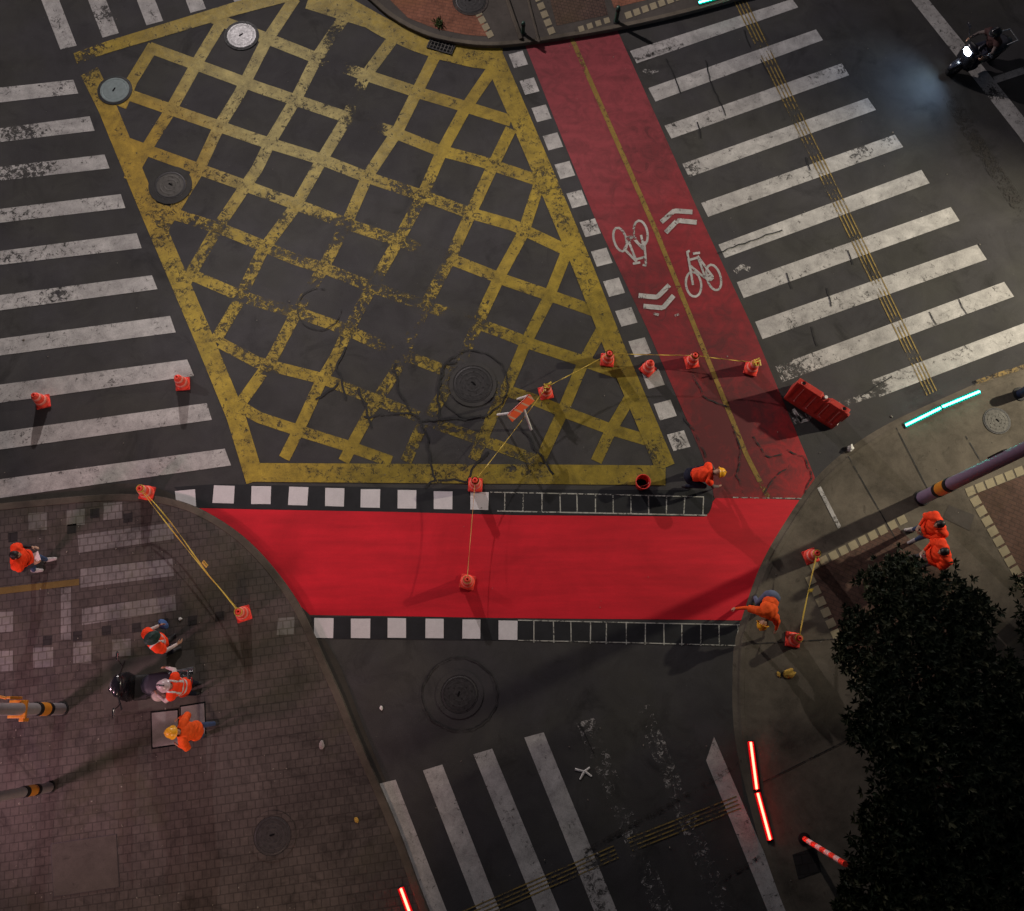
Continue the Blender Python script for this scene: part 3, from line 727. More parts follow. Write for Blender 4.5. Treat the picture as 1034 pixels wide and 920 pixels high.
CONES = [(44,406,'orange cone standing alone on the left crosswalk, nearest the photo edge'),(185,388,'orange cone at the right tip of a left crosswalk stripe'),
 (149,498,'orange cone at plaza kerb tied to the long yellow tape, beside the first white square',.12),(246,620,'orange cone on the brick plaza at the lower end of the yellow tape',.12),
 (480,490,'orange cone on the upper black strip beside the last white square'),(472,588,'orange cone standing on the fresh red lane'),
 (551,397,'orange cone with a tape knot beside the folding barricade'),(613,364,'orange cone on the right yellow border of the box'),
 (654,373,'orange cone between two white squares beside the old red lane'),(698,366,'orange cone on the old red lane left of its yellow centre line'),
 (758,373,'orange cone with yellow knot on the right edge of the old red lane'),(818,562,'orange cone on right pavement in the pole shadow, upper end of short tape',.052),
 (800,646,'orange cone on right pavement below the crouching worker, lower end of short tape',.052)]
proto = make_cone(); cone_pos = []
for i,c in enumerate(CONES):
    o = proto if i == 0 else copy_tree(proto)
    z = c[3] if len(c) > 3 else (.012)
    p = G(c[0],c[1],z); o.location = p; o.rotation_euler = (R(random.uniform(-1,1)),R(random.uniform(-1,1)),random.uniform(-.35,.35) + (.6 if i in (0,8) else 0))
    tag(o, c[2], 'traffic cone', 'orange traffic cones around the works'); cone_pos.append(p)

# tapes
def tape(name, a, b, w, mat, label, sag=.06, twist=2.0, strands=1, flags=(), knots=(), zh=.45):
    a = Vector(a); b = Vector(b); a.z += zh; b.z += zh
    bm = bmesh.new(); d = (b-a); L = d.length; side = Vector((-d.y,d.x,0)).normalized(); up = Vector((0,0,1)); n_ = 48
    for st in range(strands):
        off = (st-(strands-1)/2)*.02; prev = None
        for i in range(n_+1):
            u = i/n_; p = a+d*u; p.z -= 4*sag*(1+.5*st)*u*(1-u); p += side*(off*(1+3*math.sin(u*math.pi*(1.2+st)))) 
            th = twist*u*math.pi+st; ax = side*math.cos(th)+up*math.sin(th); bx = up*math.cos(th)-side*math.sin(th)
            q = [bm.verts.new(p+ax*w*.36*sx+bx*.003*sy) for sx,sy in ((-1,-1),(1,-1),(1,1),(-1,1))]
            if prev:
                for k in range(4): bm.faces.new((prev[k],prev[(k+1)%4],q[(k+1)%4],q[k]))
            else: bm.faces.new(q)
            prev = q
        bm.faces.new(prev[::-1])
    for u,l_ in flags:
        p = a+d*u; p.z -= 4*sag*u*(1-u)
        for k in range(2): box(bm, p+Vector((.06*l_+.02*k,.03*k,.0)), (.16*l_,.045,.005), Matrix.Rotation(random.uniform(-1,1),3,'Z') @ Matrix.Rotation(.5,3,'X'))
    for p in knots:
        p = Vector(p); 
        for k in range(7):
            q = Matrix.Rotation(random.uniform(0,6.28),3,'Z') @ Matrix.Rotation(random.uniform(-.9,.9),3,'X')
            box(bm, p+Vector((random.uniform(-.06,.06),random.uniform(-.06,.06),random.uniform(-.02,.07))), (.15,.035,.006), q)
    # loops round both cone tops
    for e in (a,b):
        lathe(bm, [(.078,-.012),(.092,-.012),(.088,.012),(.074,.012),(.078,-.012)], 14, Matrix.Translation(e))
    return tag(bm_obj(name, bm, mat), label, 'barrier tape')
cp = cone_pos
up7 = Vector((0,0,.47))
tape('barrier_tape', cp[2], cp[3], .035, M['tape'], 'long doubled yellow tape between two cones on the plaza', .12, 3, 2, flags=((.62,1.0),))
tape('barrier_tape', cp[4], cp[6], .025, M['tape'], 'thin yellow tape from black strip cone past the folding barricade', .10, 5, 1, knots=(cp[6]+up7,))
tape('barrier_tape', cp[6], cp[7], .028, M['tape'], 'short yellow tape across the box lattice between two cones', .04, 3)
tape('barrier_tape', cp[7], cp[9], .03, M['tape'], 'yellow tape crossing above a white square beside the old lane', .03, 3)
tape('barrier_tape', cp[9], cp[10], .03, M['tape'], 'yellow tape across the old red lane centre line', .03, 3, knots=(cp[10]+up7+Vector((.03,.02,0)),))
tape('barrier_tape', cp[4], cp[5], .024, M['tape_or'], 'thin orange cord across the upper half of fresh red lane', .05, 2)
tape('barrier_tape', cp[11], cp[12], .045, M['tape'], 'wide yellow tape between two cones on the right pavement', .05, 1.5, 1, flags=((.45,.7),))

# bucket
t = empty('bucket', G(647,490,.012), .3, 'red open bucket at the lower right corner of the yellow box', 'bucket')
bm = bmesh.new(); lathe(bm,[(0,0),(.125,0),(.165,.33),(.178,.335),(.178,.35),(.160,.35),(.155,.32),(.118,.012),(0,.012)],28); bm_obj('bucket_shell', bm, M['cone_base'], t, True)
bm = bmesh.new()
P = [Vector((.17*math.cos(a_),.17*math.sin(a_)*.25-.0,.34+.0)) + Vector((0,-.12*math.sin(a_),-.1*math.sin(a_))) for a_ in [math.pi*i/12 for i in range(13)]]
for u,v in zip(P,P[1:]): tube(bm,u,v,.005,seg=6)
bm_obj('handle', bm, M['chrome'], t)
bm = bmesh.new(); lathe(bm,[(0,.10),(.132,.10)],28); bm_obj('paint_inside', bm, M['hole'], t)  # near-black disc across the inside of the bucket

# folding barricade
g = G(523,420,.012); ang = heading(523,420,23,-22)+math.pi/2
t = empty('folding_barricade', g, ang, 'orange and white folding barricade with splayed white legs in the box', 'barricade')
def M_stripes():
    t_ = NT('barricade_stripes'); p = t_.obj(); sx = t_.n('ShaderNodeSeparateXYZ'); t_.l(p, sx.inputs[0])
    v = t_.math('ADD', sx.outputs[0], t_.math('MULTIPLY', sx.outputs[2], .8)); v = t_.math('FRACT', t_.math('MULTIPLY', v, 4.5))
    c = t_.mix(t_.math('GREATER_THAN', v, .22), (.62,.33,.22), (.85,.11,.03)); return t_.fin(t_.bsdf(c, .45, .4))
MS = M_stripes()
bm = bmesh.new(); box(bm,(0,-.06,.70),(.74,.022,.21),Matrix.Rotation(R(-52),3,'X')); bm_obj('board', bm, MS, t, bevel=.006)
bm = bmesh.new(); box(bm,(0,-.05,.46),(.60,.018,.10),Matrix.Rotation(R(-20),3,'X')); bm_obj('board', bm, MS, t, bevel=.006)
for a_,b_ in (((-.30,.02,.78),(-.32,.36,0)),((.04,-.12,.66),(-.02,-.46,0)),((.30,.02,.78),(.30,.30,0))):
    bm = bmesh.new(); tube(bm,a_,b_,.030,seg=10); bm_obj('leg', bm, M['white_pl'], t)
bm = bmesh.new(); tube(bm,(-.33,.015,.79),(.33,.015,.79),.016,seg=8); bm_obj('hinge_bar', bm, M['barrier'], t)

# plastic barrier
g = G(820,411,.006); ang = heading(820,411,52,33)+math.pi/2
t = empty('water_barrier', g, ang, 'red ribbed plastic water barrier beside the old cycle lane', 'barrier')
bm = bmesh.new(); L = 1.36
prof = [(-.22,0),(-.22,.10),(-.19,.16),(-.12,.46),(-.085,.74),(-.07,.78),(.07,.78),(.085,.74),(.12,.46),(.19,.16),(.22,.10),(.22,0)]
xs = [-L/2,-L/2+.03]+[-L/2+.03+(L-.06)*i/28 for i in range(1,28)]+[L/2-.03,L/2]
rows = []
for i,x in enumerate(xs):
    rib = .022*(1 if 0.35 < ((x+L/2)/.34 % 1) < .72 else 0); endk = .93 if i in (0,len(xs)-1) else 1
    notch = .09 if abs(x-.06) < .10 else 0
    rows.append([bm.verts.new((x, (y-(rib*(1 if y>0 else -1)) if .12 < z < .75 else y)*endk, z-(notch if z > .7 else 0))) for y,z in prof])
for a_,b_ in zip(rows,rows[1:]):
    for k in range(len(prof)-1): bm.faces.new((a_[k],a_[k+1],b_[k+1],b_[k]))
bm.faces.new(rows[0]); bm.faces.new(rows[-1][::-1])
bm_obj('barrier_shell', bm, M['barrier'], t, bevel=.008)
for x in (-.46,-.13,.20,.50):
    bm = bmesh.new()
    for za,zb_ in ((.17,.46),(.46,.73)):
        ya = -.19+(.07/.30)*(za-.16) if za < .46 else -.12+(.035/.28)*(za-.46); yb = -.12 if zb_ <= .46 else -.087
        tube(bm,(x,ya-.012,za),(x,yb-.012,zb_),.009,seg=6)
    bm_obj('seam', bm, M['barrier_seam'], t)
for x in (-.54,.54):
    bm = bmesh.new(); lathe(bm,[(0,.783),(.042,.783),(.042,.779)],16,Matrix.Translation((x,0,0))); bm_obj('pin_hole', bm, M['hole'], t)
    bm = bmesh.new(); lathe(bm,[(.045,.781),(.062,.790),(.066,.781)],16,Matrix.Translation((x,0,0))); bm_obj('socket_rim', bm, M['barrier'], t)
bm = bmesh.new(); tube(bm,(.06,.03,.69),(.06,.03,.75),.045,.04,seg=14); bm_obj('filler_cap', bm, M['white_pl'], t)
bm = bmesh.new(); box(bm,(L/2+.012,-.12,.16),(.025,.06,.08)); bm_obj('drain_plug', bm, M['white_pl'], t)
bm = bmesh.new(); box(bm,(L/2+.03,.0,.45),(.06,.09,.42)); bm_obj('coupling', bm, M['barrier'], t, bevel=.01)

# ground strip lights
def strip_light(p, q, z, mat, label, grp):
    a = G(*p,z); b = G(*q,z); d = b-a
    t = empty('ground_strip_light', (a+b)/2, math.atan2(d.y,d.x), label, 'strip light', grp)
    L = d.length
    bm = bmesh.new(); box(bm,(0,0,.008),(L+.05,.15,.016)); bm_obj('housing', bm, M['led_house'], t, bevel=.004)
    bm = bmesh.new(); box(bm,(0,0,.020),(L-.015,.135,.012)); bm_obj('diffuser', bm, mat[1], t, bevel=.005)  # wide glowing bed added to stand in for the bar's halo
    bm = bmesh.new(); box(bm,(0,0,.034),(L-.03,.050,.02)); bm_obj('light_bar', bm, mat[0], t, bevel=.008)
    for s_ in (-1,1):
        bm = bmesh.new(); box(bm,(s_*(L/2-.002),0,.018),(.022,.09,.03)); bm_obj('end_cap', bm, M['led_house'], t, bevel=.004)
gr, rd = 'green strip lights in the pavement edge', 'red strip lights in the pavement edge'
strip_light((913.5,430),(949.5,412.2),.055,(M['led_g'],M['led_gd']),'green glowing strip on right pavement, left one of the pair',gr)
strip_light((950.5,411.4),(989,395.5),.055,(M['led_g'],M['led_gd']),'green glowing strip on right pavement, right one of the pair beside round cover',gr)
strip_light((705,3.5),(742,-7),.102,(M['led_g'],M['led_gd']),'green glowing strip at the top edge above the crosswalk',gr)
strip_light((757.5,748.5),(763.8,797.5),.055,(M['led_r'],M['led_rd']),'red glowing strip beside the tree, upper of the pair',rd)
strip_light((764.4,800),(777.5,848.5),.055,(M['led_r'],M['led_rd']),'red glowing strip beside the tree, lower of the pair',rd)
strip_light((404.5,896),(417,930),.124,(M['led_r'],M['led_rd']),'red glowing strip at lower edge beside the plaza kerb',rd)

# ------------------------------------------------------------------ poles
def pole(name, px, py, z, r0, r1, h, mat, label, band_h, cat='pole', tilt=(0,0)):
    t = empty(name, G(px,py,z), 0, label, cat); 
    bm = bmesh.new(); lathe(bm,[(r0,.02),(r0,.4),(r0*.97,1.2),((r0+r1)/2,h*.5),(r1,h),(0,h+.03)],28); bm_obj('shaft', bm, mat, t, True)
    bm = bmesh.new(); lathe(bm,[(r0*1.22,0),(r0*1.22,.03),(r0*1.15,.035),(r0,.035)],28); 
    for k in range(0): tube(bm,(r0*1.3*math.cos(k*math.pi/3),r0*1.3*math.sin(k*math.pi/3),.03),(r0*1.3*math.cos(k*math.pi/3),r0*1.3*math.sin(k*math.pi/3),.07),.016,seg=6)
    bm_obj('base_flange', bm, M['rubber'], t)
    def rr(z_): return (r0 if z_ < .4 else r0-(r0-r1)*.35*z_/h)
    bl,bh = band_h
    bm = bmesh.new(); q = rr(bl)+.006; lathe(bm,[(q-.008,bl),(q+.004,bl),(q+.004,bh),(q-.008,bh)],28); bm_obj('amber_band', bm, M['amber'], t, False)
    for za in (bl-.13, bh):
        bm = bmesh.new(); lathe(bm,[(q-.008,za+.002),(q+.007,za+.002),(q+.007,za+.128),(q-.008,za+.128)],28); bm_obj('black_band', bm, M['rubber'], t)
    return t
p1 = pole('signal_pole', 62,716,.12,.125,.09,6.5,M['grey_pole2'],'grey pole with amber band and yellow bracket on the plaza',(.70,1.02))
bm = bmesh.new()
box(bm,(-.03,.21,1.95),(.08,.05,.46)); box(bm,(-.05,.0,1.72),(.34,.34,.07)); box(bm,(.02,-.20,1.58),(.09,.07,.22)); tube(bm,(-.1,.2,2.1),(-.6,.32,2.2),.03,seg=8)
bm_obj('yellow_bracket', bm, M['amber'], p1, bevel=.01)
p2 = pole('signal_pole', 50,795,.12,.10,.07,6.2,M['grey_pole2'],'slimmer pink lit grey pole with amber band, lower left edge',(.66,.98))
p3 = pole('street_pole', 931,503,.052,.15,.11,8.0,M['grey_pole'],'thick lilac grey pole with amber band on the right pavement',(.88,1.24))
bm = bmesh.new(); box(bm,(-.05,.125,3.3),(.09,.05,.55),Matrix.Rotation(.3,3,'Z')); bm_obj('access_panel', bm, M['rubber'], p3)

def bollard(px, py, z, h, r, mat, label):
    t = empty('bollard', G(px,py,z), 0, label, 'bollard')
    bm = bmesh.new(); lathe(bm,[(r,0.02),(r,h-.05),(r*.85,h-.01),(0,h)],18); bm_obj('post', bm, mat, t, True)
    bm = bmesh.new(); lathe(bm,[(r*1.6,0),(r*1.6,.02),(r,.03)],18); bm_obj('base_flange', bm, M['rubber'], t)
    bm = bmesh.new(); lathe(bm,[(r+.003,h*.7),(r+.005,h*.7+.01),(r+.005,h*.82),(r+.003,h*.82+.01)],18); bm_obj('collar', bm, M['rubber'], t)
bollard(528,34,.10,.42,.05,M['dk_green'],'small dark green bollard at left corner of the old lane')
bollard(622,22,.10,.55,.055,M['dk_green'],'taller dark green bollard at right corner of the old lane')
bollard(1030,398,.05,.55,.11,M['dk_blue'],'dark blue round bollard at the right photo edge')

t = empty('striped_post', G(812,847,.05), 0, 'slim red and white striped post leaning under the dark tree', 'post')
t.rotation_euler = (R(4),0,0)
for i in range(9):
    bm = bmesh.new(); z = .03+i*.24; lathe(bm,[(0,z),(.055,z),(.055,z+.24),(0,z+.24)],16); bm_obj('stripe_section', bm, M['cone'] if i%2==0 else M['white_pl'], t)
bm = bmesh.new(); lathe(bm,[(.13,0),(.13,.02),(.06,.035)],18); bm_obj('base_flange', bm, M['rubber'], t)

# ------------------------------------------------------------------ scooters
def make_scooter(lit):
    t = empty('motor_scooter', (0,0,0))
    for y in (.63,-.60):
        w = bmesh.new(); mt = Matrix.Translation((0,y,.25)) @ Matrix.Rotation(R(90),4,'Y')
        lathe(w,[(.17,-.05),(.22,-.06),(.25,-.03),(.25,.03),(.22,.06),(.17,.05),(.17,-.05)],28,mt); wo = bm_obj('wheel', w, M['rubber'], t, True)
        w = bmesh.new(); lathe(w,[(0,-.02),(.05,-.035),(.165,-.03),(.17,0),(.165,.03),(.05,.035),(0,.02)],20,mt); bm_obj('rim', w, M['chrome'], wo)
    # rear body
    def loft(sec, n_=14):
        bm = bmesh.new(); rows=[]
        for y,zc,w,h in sec: rows.append([bm.verts.new((w*math.copysign(abs(math.cos(a))**.7,math.cos(a)), y, zc+h*math.copysign(abs(math.sin(a))**.7,math.sin(a)))) for a in [2*math.pi*i/n_ for i in range(n_)]])
        for a,b in zip(rows,rows[1:]):
            for k in range(n_): bm.faces.new((a[k],a[(k+1)%n_],b[(k+1)%n_],b[k]))
        bm.faces.new(rows[0]); bm.faces.new(rows[-1][::-1]); return bm
    bm_obj('rear_body', loft([(-.92,.66,.03,.03),(-.86,.64,.10,.09),(-.6,.58,.17,.14),(-.25,.52,.19,.17),(.02,.44,.17,.17),(.10,.38,.15,.12)]), M['gloss_black'], t, True)
    bm_obj('footboard', loft([(.05,.29,.17,.05),(.15,.27,.19,.04),(.38,.28,.19,.04),(.46,.34,.17,.06)]), M['rubber'], t, True)
    bm_obj('front_shield', loft([(.38,.45,.19,.22),(.44,.56,.22,.32),(.52,.62,.20,.33),(.60,.66,.13,.26),(.64,.66,.05,.16)]), M['gloss_black'], t, True)
    bm_obj('front_fender', loft([(.40,.46,.06,.06),(.5,.50,.075,.05),(.68,.51,.075,.05),(.84,.44,.06,.05),(.9,.36,.03,.05)]), M['gloss_black'], t, True)
    bm_obj('seat', loft([(-.74,.76,.08,.03),(-.66,.77,.14,.055),(-.35,.76,.165,.06),(-.05,.72,.15,.06),(.08,.68,.10,.05),(.12,.66,.04,.03)]), M['seat'], t, True)
    bm = bmesh.new(); tube(bm,(-.35,.36,1.0),(-.15,.46,.98),.018); tube(bm,(.35,.36,1.0),(.15,.46,.98),.018); tube(bm,(-.15,.46,.98),(.15,.46,.98),.03); hb = bm_obj('handlebar', bm, M['rubber'], t)
    bm = bmesh.new(); ball(bm,(0,.50,.97),(.17,.12,.09)); bm_obj('headset_cowl', bm, M['gloss_black'], t, True)
    for s_ in (-1,1):
        bm = bmesh.new(); tube(bm,(s_*.27,.40,1.0),(s_*.36,.44,1.18),.008,seg=6); ball(bm,(s_*.40,.44,1.21),(.075,.02,.045)); mo = bm_obj('mirror', bm, M['gloss_black'], t)
        bm = bmesh.new(); ball(bm,(s_*.40,.428,1.21),(.066,.014,.038)); bm_obj('mirror_glass', bm, M['chrome'], mo)
    bm = bmesh.new(); ball(bm,(0,.62,.88),(.10,.06,.085)); bm_obj('headlight', bm, M['led_head'] if lit else M['chrome'], t, True)
    bm = bmesh.new(); ball(bm,(0,-.90,.66),(.07,.03,.035)); bm_obj('tail_light', bm, M['tail'], t, True)
    bm = bmesh.new(); tube(bm,(.16,-.35,.26),(.19,-.85,.34),.05,.06,seg=14); bm_obj('exhaust', bm, M['chrome'], t)
    bm = bmesh.new(); tube(bm,(-.17,-.5,.86),(-.15,-.88,.84),.014,seg=8); tube(bm,(.17,-.5,.86),(.15,-.88,.84),.014,seg=8); tube(bm,(-.15,-.88,.84),(.15,-.88,.84),.014,seg=8); bm_obj('grab_rail', bm, M['chrome'], t)
    bm = bmesh.new(); tube(bm,(0,.56,.80),(0,.63,.28),.035); bm_obj('fork', bm, M['chrome'], t)
    return t
sc = make_scooter(False); sc.scale=(1.4,1,1); sc.location = G(160,694,.12); sc.rotation_euler = (0,R(3),heading(160,694,-40,3)); tag(sc,'black parked scooter on the brick plaza among the workers','motor scooter')
sc2 = make_scooter(True); sc2.scale=(1.3,1,1); RC = (979,68); sc2.location = G(*RC,.0); sc2.rotation_euler = (0,0,heading(*RC,-34,13)); tag(sc2,'dark ridden scooter with bright headlamp at the stop line','motor scooter')

# ------------------------------------------------------------------ people
V = Vector
def base_pose():
    d = dict(pelvis=(0,0,.92), chest=(0,.01,1.24), neck=(0,.01,1.40), head=(0,.03,1.53))
    for s_,k in ((-1,'l'),(1,'r')):
        d.update({'sh'+k:(s_*.185,0,1.35),'el'+k:(s_*.25,-.02,1.08),'wr'+k:(s_*.26,.08,.86),'hip'+k:(s_*.09,0,.88),'kn'+k:(s_*.10,.02,.48),'an'+k:(s_*.11,-.02,.08),'toe'+k:(s_*.13,.16,.035)})
    return d
def pose(**kw):
    d = base_pose(); d.update(kw); return {k:V(v) for k,v in d.items()}
POSES = {
 'walk': pose(hipl=(-.09,0,.88), knl=(-.10,.11,.50), anl=(-.10,.10,.09), toel=(-.11,.28,.05), knr=(.10,-.02,.48), anr=(.10,-.17,.11), toer=(.11,-.02,.035),
     elr=(.26,.04,1.09), wrr=(.16,.27,1.12), ell=(-.27,-.06,1.08), wrl=(-.22,.20,1.08), head=(0,.06,1.52)),
 'phone': pose(elr=(.26,.06,1.09), wrr=(.12,.30,1.14), ell=(-.27,.04,1.09), wrl=(-.12,.29,1.12), head=(0,.08,1.51), knl=(-.12,.05,.48), anl=(-.14,.06,.08), toel=(-.18,.24,.035)),
 'arms': pose(elr=(.25,.08,1.12), wrr=(.12,.26,1.10), ell=(-.25,.08,1.12), wrl=(-.10,.24,1.04), anr=(.12,-.06,.08), toer=(.16,.11,.035), head=(0,.06,1.52)),
 'stand': pose(elr=(.29,.06,1.12), wrr=(.30,.27,1.02), ell=(-.30,-.02,1.10), wrl=(-.28,.18,.96), anr=(.14,-.08,.08), toer=(.18,.09,.035), head=(0,.05,1.52)),
 'reach': pose(chest=(0,.07,1.23), neck=(0,.13,1.38), head=(0,.20,1.50), shl=(-.185,.10,1.33), shr=(.185,.10,1.33), elr=(.33,.20,1.13), wrr=(.36,.40,1.0), ell=(-.30,.24,1.14), wrl=(-.20,.46,1.02)),
 'lean': pose(chest=(0,.10,1.20), neck=(0,.20,1.33), head=(0,.29,1.44), shl=(-.19,.15,1.28), shr=(.19,.15,1.28), elr=(.33,.14,1.04), wrr=(.28,.34,.90), ell=(-.34,.12,1.05), wrl=(-.27,.33,.92), knl=(-.11,.08,.48), anl=(-.12,.10,.08), toel=(-.14,.28,.035), anr=(.12,-.16,.08), toer=(.15,.01,.035)),
 'crouch': pose(pelvis=(0,-.12,.42), chest=(0,.18,.58), neck=(0,.33,.68), head=(0,.47,.70), shl=(-.18,.28,.63), shr=(.18,.28,.63), ell=(-.26,.40,.40), wrl=(-.17,.55,.19), elr=(.25,.42,.40), wrr=(.19,.60,.16),
     hipl=(-.10,-.12,.40), hipr=(.10,-.12,.40), knl=(-.20,.24,.44), knr=(.24,.22,.40), anl=(-.17,-.06,.09), anr=(.17,-.16,.12), toel=(-.20,.12,.035), toer=(.20,.0,.035)),
 'bend': pose(pelvis=(0,-.12,.74), chest=(0,.20,.80), neck=(0,.36,.78), head=(0,.49,.72), shl=(-.19,.30,.76), shr=(.19,.30,.76), ell=(-.34,.36,.52), wrl=(-.42,.44,.27), elr=(.40,.30,.56), wrr=(.56,.36,.34),
     hipl=(-.10,-.12,.71), hipr=(.10,-.12,.71), knl=(-.16,.06,.42), knr=(.17,.08,.42), anl=(-.18,-.06,.08), anr=(.19,-.10,.08), toel=(-.22,.12,.035), toer=(.23,.08,.035)),
 'ride': pose(pelvis=(0,-.22,.86), chest=(0,-.10,1.18), neck=(0,-.04,1.33), head=(0,.01,1.47), shl=(-.19,-.06,1.28), shr=(.19,-.06,1.28), ell=(-.34,.10,1.10), wrl=(-.34,.31,1.03), elr=(.34,.10,1.10), wrr=(.34,.31,1.03),
     hipl=(-.10,-.20,.83), hipr=(.10,-.20,.83), knl=(-.20,.20,.74), knr=(.20,.20,.74), anl=(-.17,.20,.37), anr=(.17,.20,.37), toel=(-.18,.36,.345), toer=(.18,.36,.345)),
}
def person(px, py, z, face, posename, label, vest='hi_vis', bulk=.03, trousers='navy', shoes='shoe', sleeves='shirt', hem=-.06, hat=None, hatmat=None, band=True, scale=1.0, rz=None, group=None, sleeve_len=.55, holds=None):
    J = POSES[posename]
    root = empty('person', G(px,py,z), heading(px,py,*face) if rz is None else rz, label, 'person', group)
    root.scale = (scale,scale,scale*(.88 if posename not in ('crouch','bend') else 1))
    hd = (J['head']-J['neck']).normalized(); fwd = (V((0,1,0))-hd*hd.y).normalized() if abs(hd.y) < .97 else V((0,0,-1))
    if posename in ('crouch','bend'): fwd = V((0,.45,-.9)).normalized(); fwd = (fwd-hd*hd.dot(fwd)).normalized()
    rt = fwd.cross(hd).normalized(); HR = Matrix((rt,fwd,hd)).transposed()      # head axes
    up = (J['neck']-J['pelvis']).normalized(); sx = (J['shr']-J['shl']).normalized(); ty = up.cross(sx).normalized(); TR = Matrix((sx,ty,up)).transposed()
    bones = []                                                                   # (a, b, ra, rb, material key)
    bm = bmesh.new()
    def limb(a,b,ra,rb,key,seg=14):
        a=V(a); b=V(b); tube(bm,a,b,ra,rb,seg); ball(bm,a,ra,sub=2); ball(bm,b,rb,sub=2); bones.append((a,b,ra,rb,key))
    pel,ch,nk = J['pelvis'],J['chest'],J['neck']
    ball(bm,pel,(.165,.125,.13),TR,3); bones.append((pel-sx*.06,pel+sx*.06,.12,.12,'hips'))
    ball(bm,pel.lerp(ch,.5),(.145,.105,.19),TR,3); bones.append((pel.lerp(ch,.35),ch,.12,.12,'torso'))
    ball(bm,ch,(.17,.115,.19),TR,3); bones.append((ch-sx*.09,ch+sx*.09,.12,.12,'torso'))
    limb(ch.lerp(nk,.4),nk,.10,.062,'torso'); limb(nk,J['head'],.058,.056,'head')
    for k in 'lr':
        limb(ch.lerp(nk,.75),J['sh'+k],.075,.070,'torso')
        limb(J['sh'+k],J['el'+k],.062,.045,'uarm'); limb(J['el'+k],J['wr'+k],.044,.031,'farm')
        limb(J['hip'+k],J['kn'+k],.092,.062,'leg'); limb(J['kn'+k],J['an'+k],.062,.044,'leg')
        a,t_ = J['an'+k],J['toe'+k]
        limb(a,a.lerp(t_,.45)-V((0,0,.02)),.05,.048,'foot'); limb(a.lerp(t_,.3)-V((0,0,.02)),t_,.048,.036,'foot')
        heel = a-(t_-a).normalized()*.05; heel.z = max(.04, a.z-.04); limb(a,heel,.045,.04,'foot')
        # hand: palm, four unequal bent fingers and a thumb off the side of the palm
        w_ = J['wr'+k]; f_ = (w_-J['el'+k]).normalized(); s_ = 1 if k=='r' else -1
        pn = V((-s_*.8,.3,-.5)); pn = (pn-f_*pn.dot(f_)).normalized(); cr = f_.cross(pn).normalized()*s_
        HRm = Matrix((cr,pn,f_)).transposed(); pc = w_+f_*.055
        ball(bm,pc,(.040,.019,.052),HRm,2); bones.append((w_,pc+f_*.04,.03,.03,'hand')); bones.append((pc-cr*.02,pc+cr*.02,.03,.03,'hand'))
        for i_,(o_,l_) in enumerate(((-.030,.058),(-.010,.075),(.011,.080),(.031,.072))):
            b0 = pc+cr*o_+f_*.035; b1 = b0+f_*l_*.5+pn*.012; b2 = b1+(f_*.6+pn*.7)*l_*.5
            limb(b0,b1,.0105,.0095,'hand',8); limb(b1,b2,.0095,.008,'hand',8)
        b0 = pc+cr*.032-f_*.02; b1 = b0+(cr*.75+f_*.55+pn*.25)*.038; b2 = b1+(f_*.8+pn*.3+cr*.1)*.034
        limb(b0,b1,.013,.011,'hand',8); limb(b1,b2,.011,.009,'hand',8)
    hc = J['head']+hd*.015
    ball(bm,hc,(.076,.096,.115),HR,3); bones.append((hc-hd*.03,hc+hd*.05,.085,.085,'head'))
    ball(bm,hc+fwd*.035-hd*.06,(.052,.055,.06),HR,2)                                                     # jaw
    ball(bm,hc+fwd*.10-hd*.012,(.015,.02,.026),HR,2)                                                      # nose
    ball(bm,hc+fwd*.088-hd*.058,(.026,.012,.009),HR,2)                                                    # lips
    for s_ in (-1,1): ball(bm,hc+rt*.078*s_-hd*.01,(.012,.022,.032),HR,2)                                 # ears
    me = bpy.data.meshes.new('body'); bm.to_mesh(me); bm.free()
    tmp = bpy.data.objects.new('tmp_body', me); C.objects.link(tmp)
    rm = tmp.modifiers.new('r','REMESH'); rm.mode='VOXEL'; rm.voxel_size=.0085
    sm = tmp.modifiers.new('s','SMOOTH'); sm.factor=.5; sm.iterations=2
    bpy.context.view_layer.update()
    dg = bpy.context.evaluated_depsgraph_get(); me2 = bpy.data.meshes.new_from_object(tmp.evaluated_get(dg))
    bpy.data.objects.remove(tmp); bpy.data.meshes.remove(me)
    me2.name = 'body'; nv = len(me2.vertices); co = np.empty(nv*3); me2.vertices.foreach_get('co',co); co = co.reshape(-1,3)
    nf = len(me2.polygons); fc = np.empty(nf*3); me2.polygons.foreach_get('center',fc); fc = fc.reshape(-1,3)
    best = np.full(nf,1e9); lab = np.zeros(nf,int); tpar = np.zeros(nf)
    keys = ['hips','torso','uarm','farm','hand','leg','foot','head']
    for a,b,ra,rb,key in bones:
        A = np.array(a); D = np.array(b)-A; L2 = max(1e-9,D@D); t_ = np.clip(((fc-A)@D)/L2,0,1)
        dist = np.linalg.norm(fc-(A+t_[:,None]*D),axis=1)-(ra+(rb-ra)*t_)
        m_ = dist < best; best[m_] = dist[m_]; lab[m_] = keys.index(key); tpar[m_] = t_[m_]
    slot = {'hips':1,'leg':1,'torso':2,'uarm':2,'farm':2,'hand':0,'head':0,'foot':3}
    me2.materials.clear()
    for k in ('skin',trousers,sleeves,shoes): me2.materials.append(M[k])
    me2.polygons.foreach_set('material_index', np.array([slot[keys[i]] for i in lab],dtype=np.int32))
    me2.polygons.foreach_set('use_smooth',[True]*nf); me2.update()
    bo = bpy.data.objects.new('body', me2); C.objects.link(bo); bo.parent = root
    # clothes grown from the body surface
    nrm = np.empty(nv*3); me2.vertex_normals.foreach_get('vector',nrm); nrm = nrm.reshape(-1,3)
    polys = [tuple(p.vertices) for p in me2.polygons]
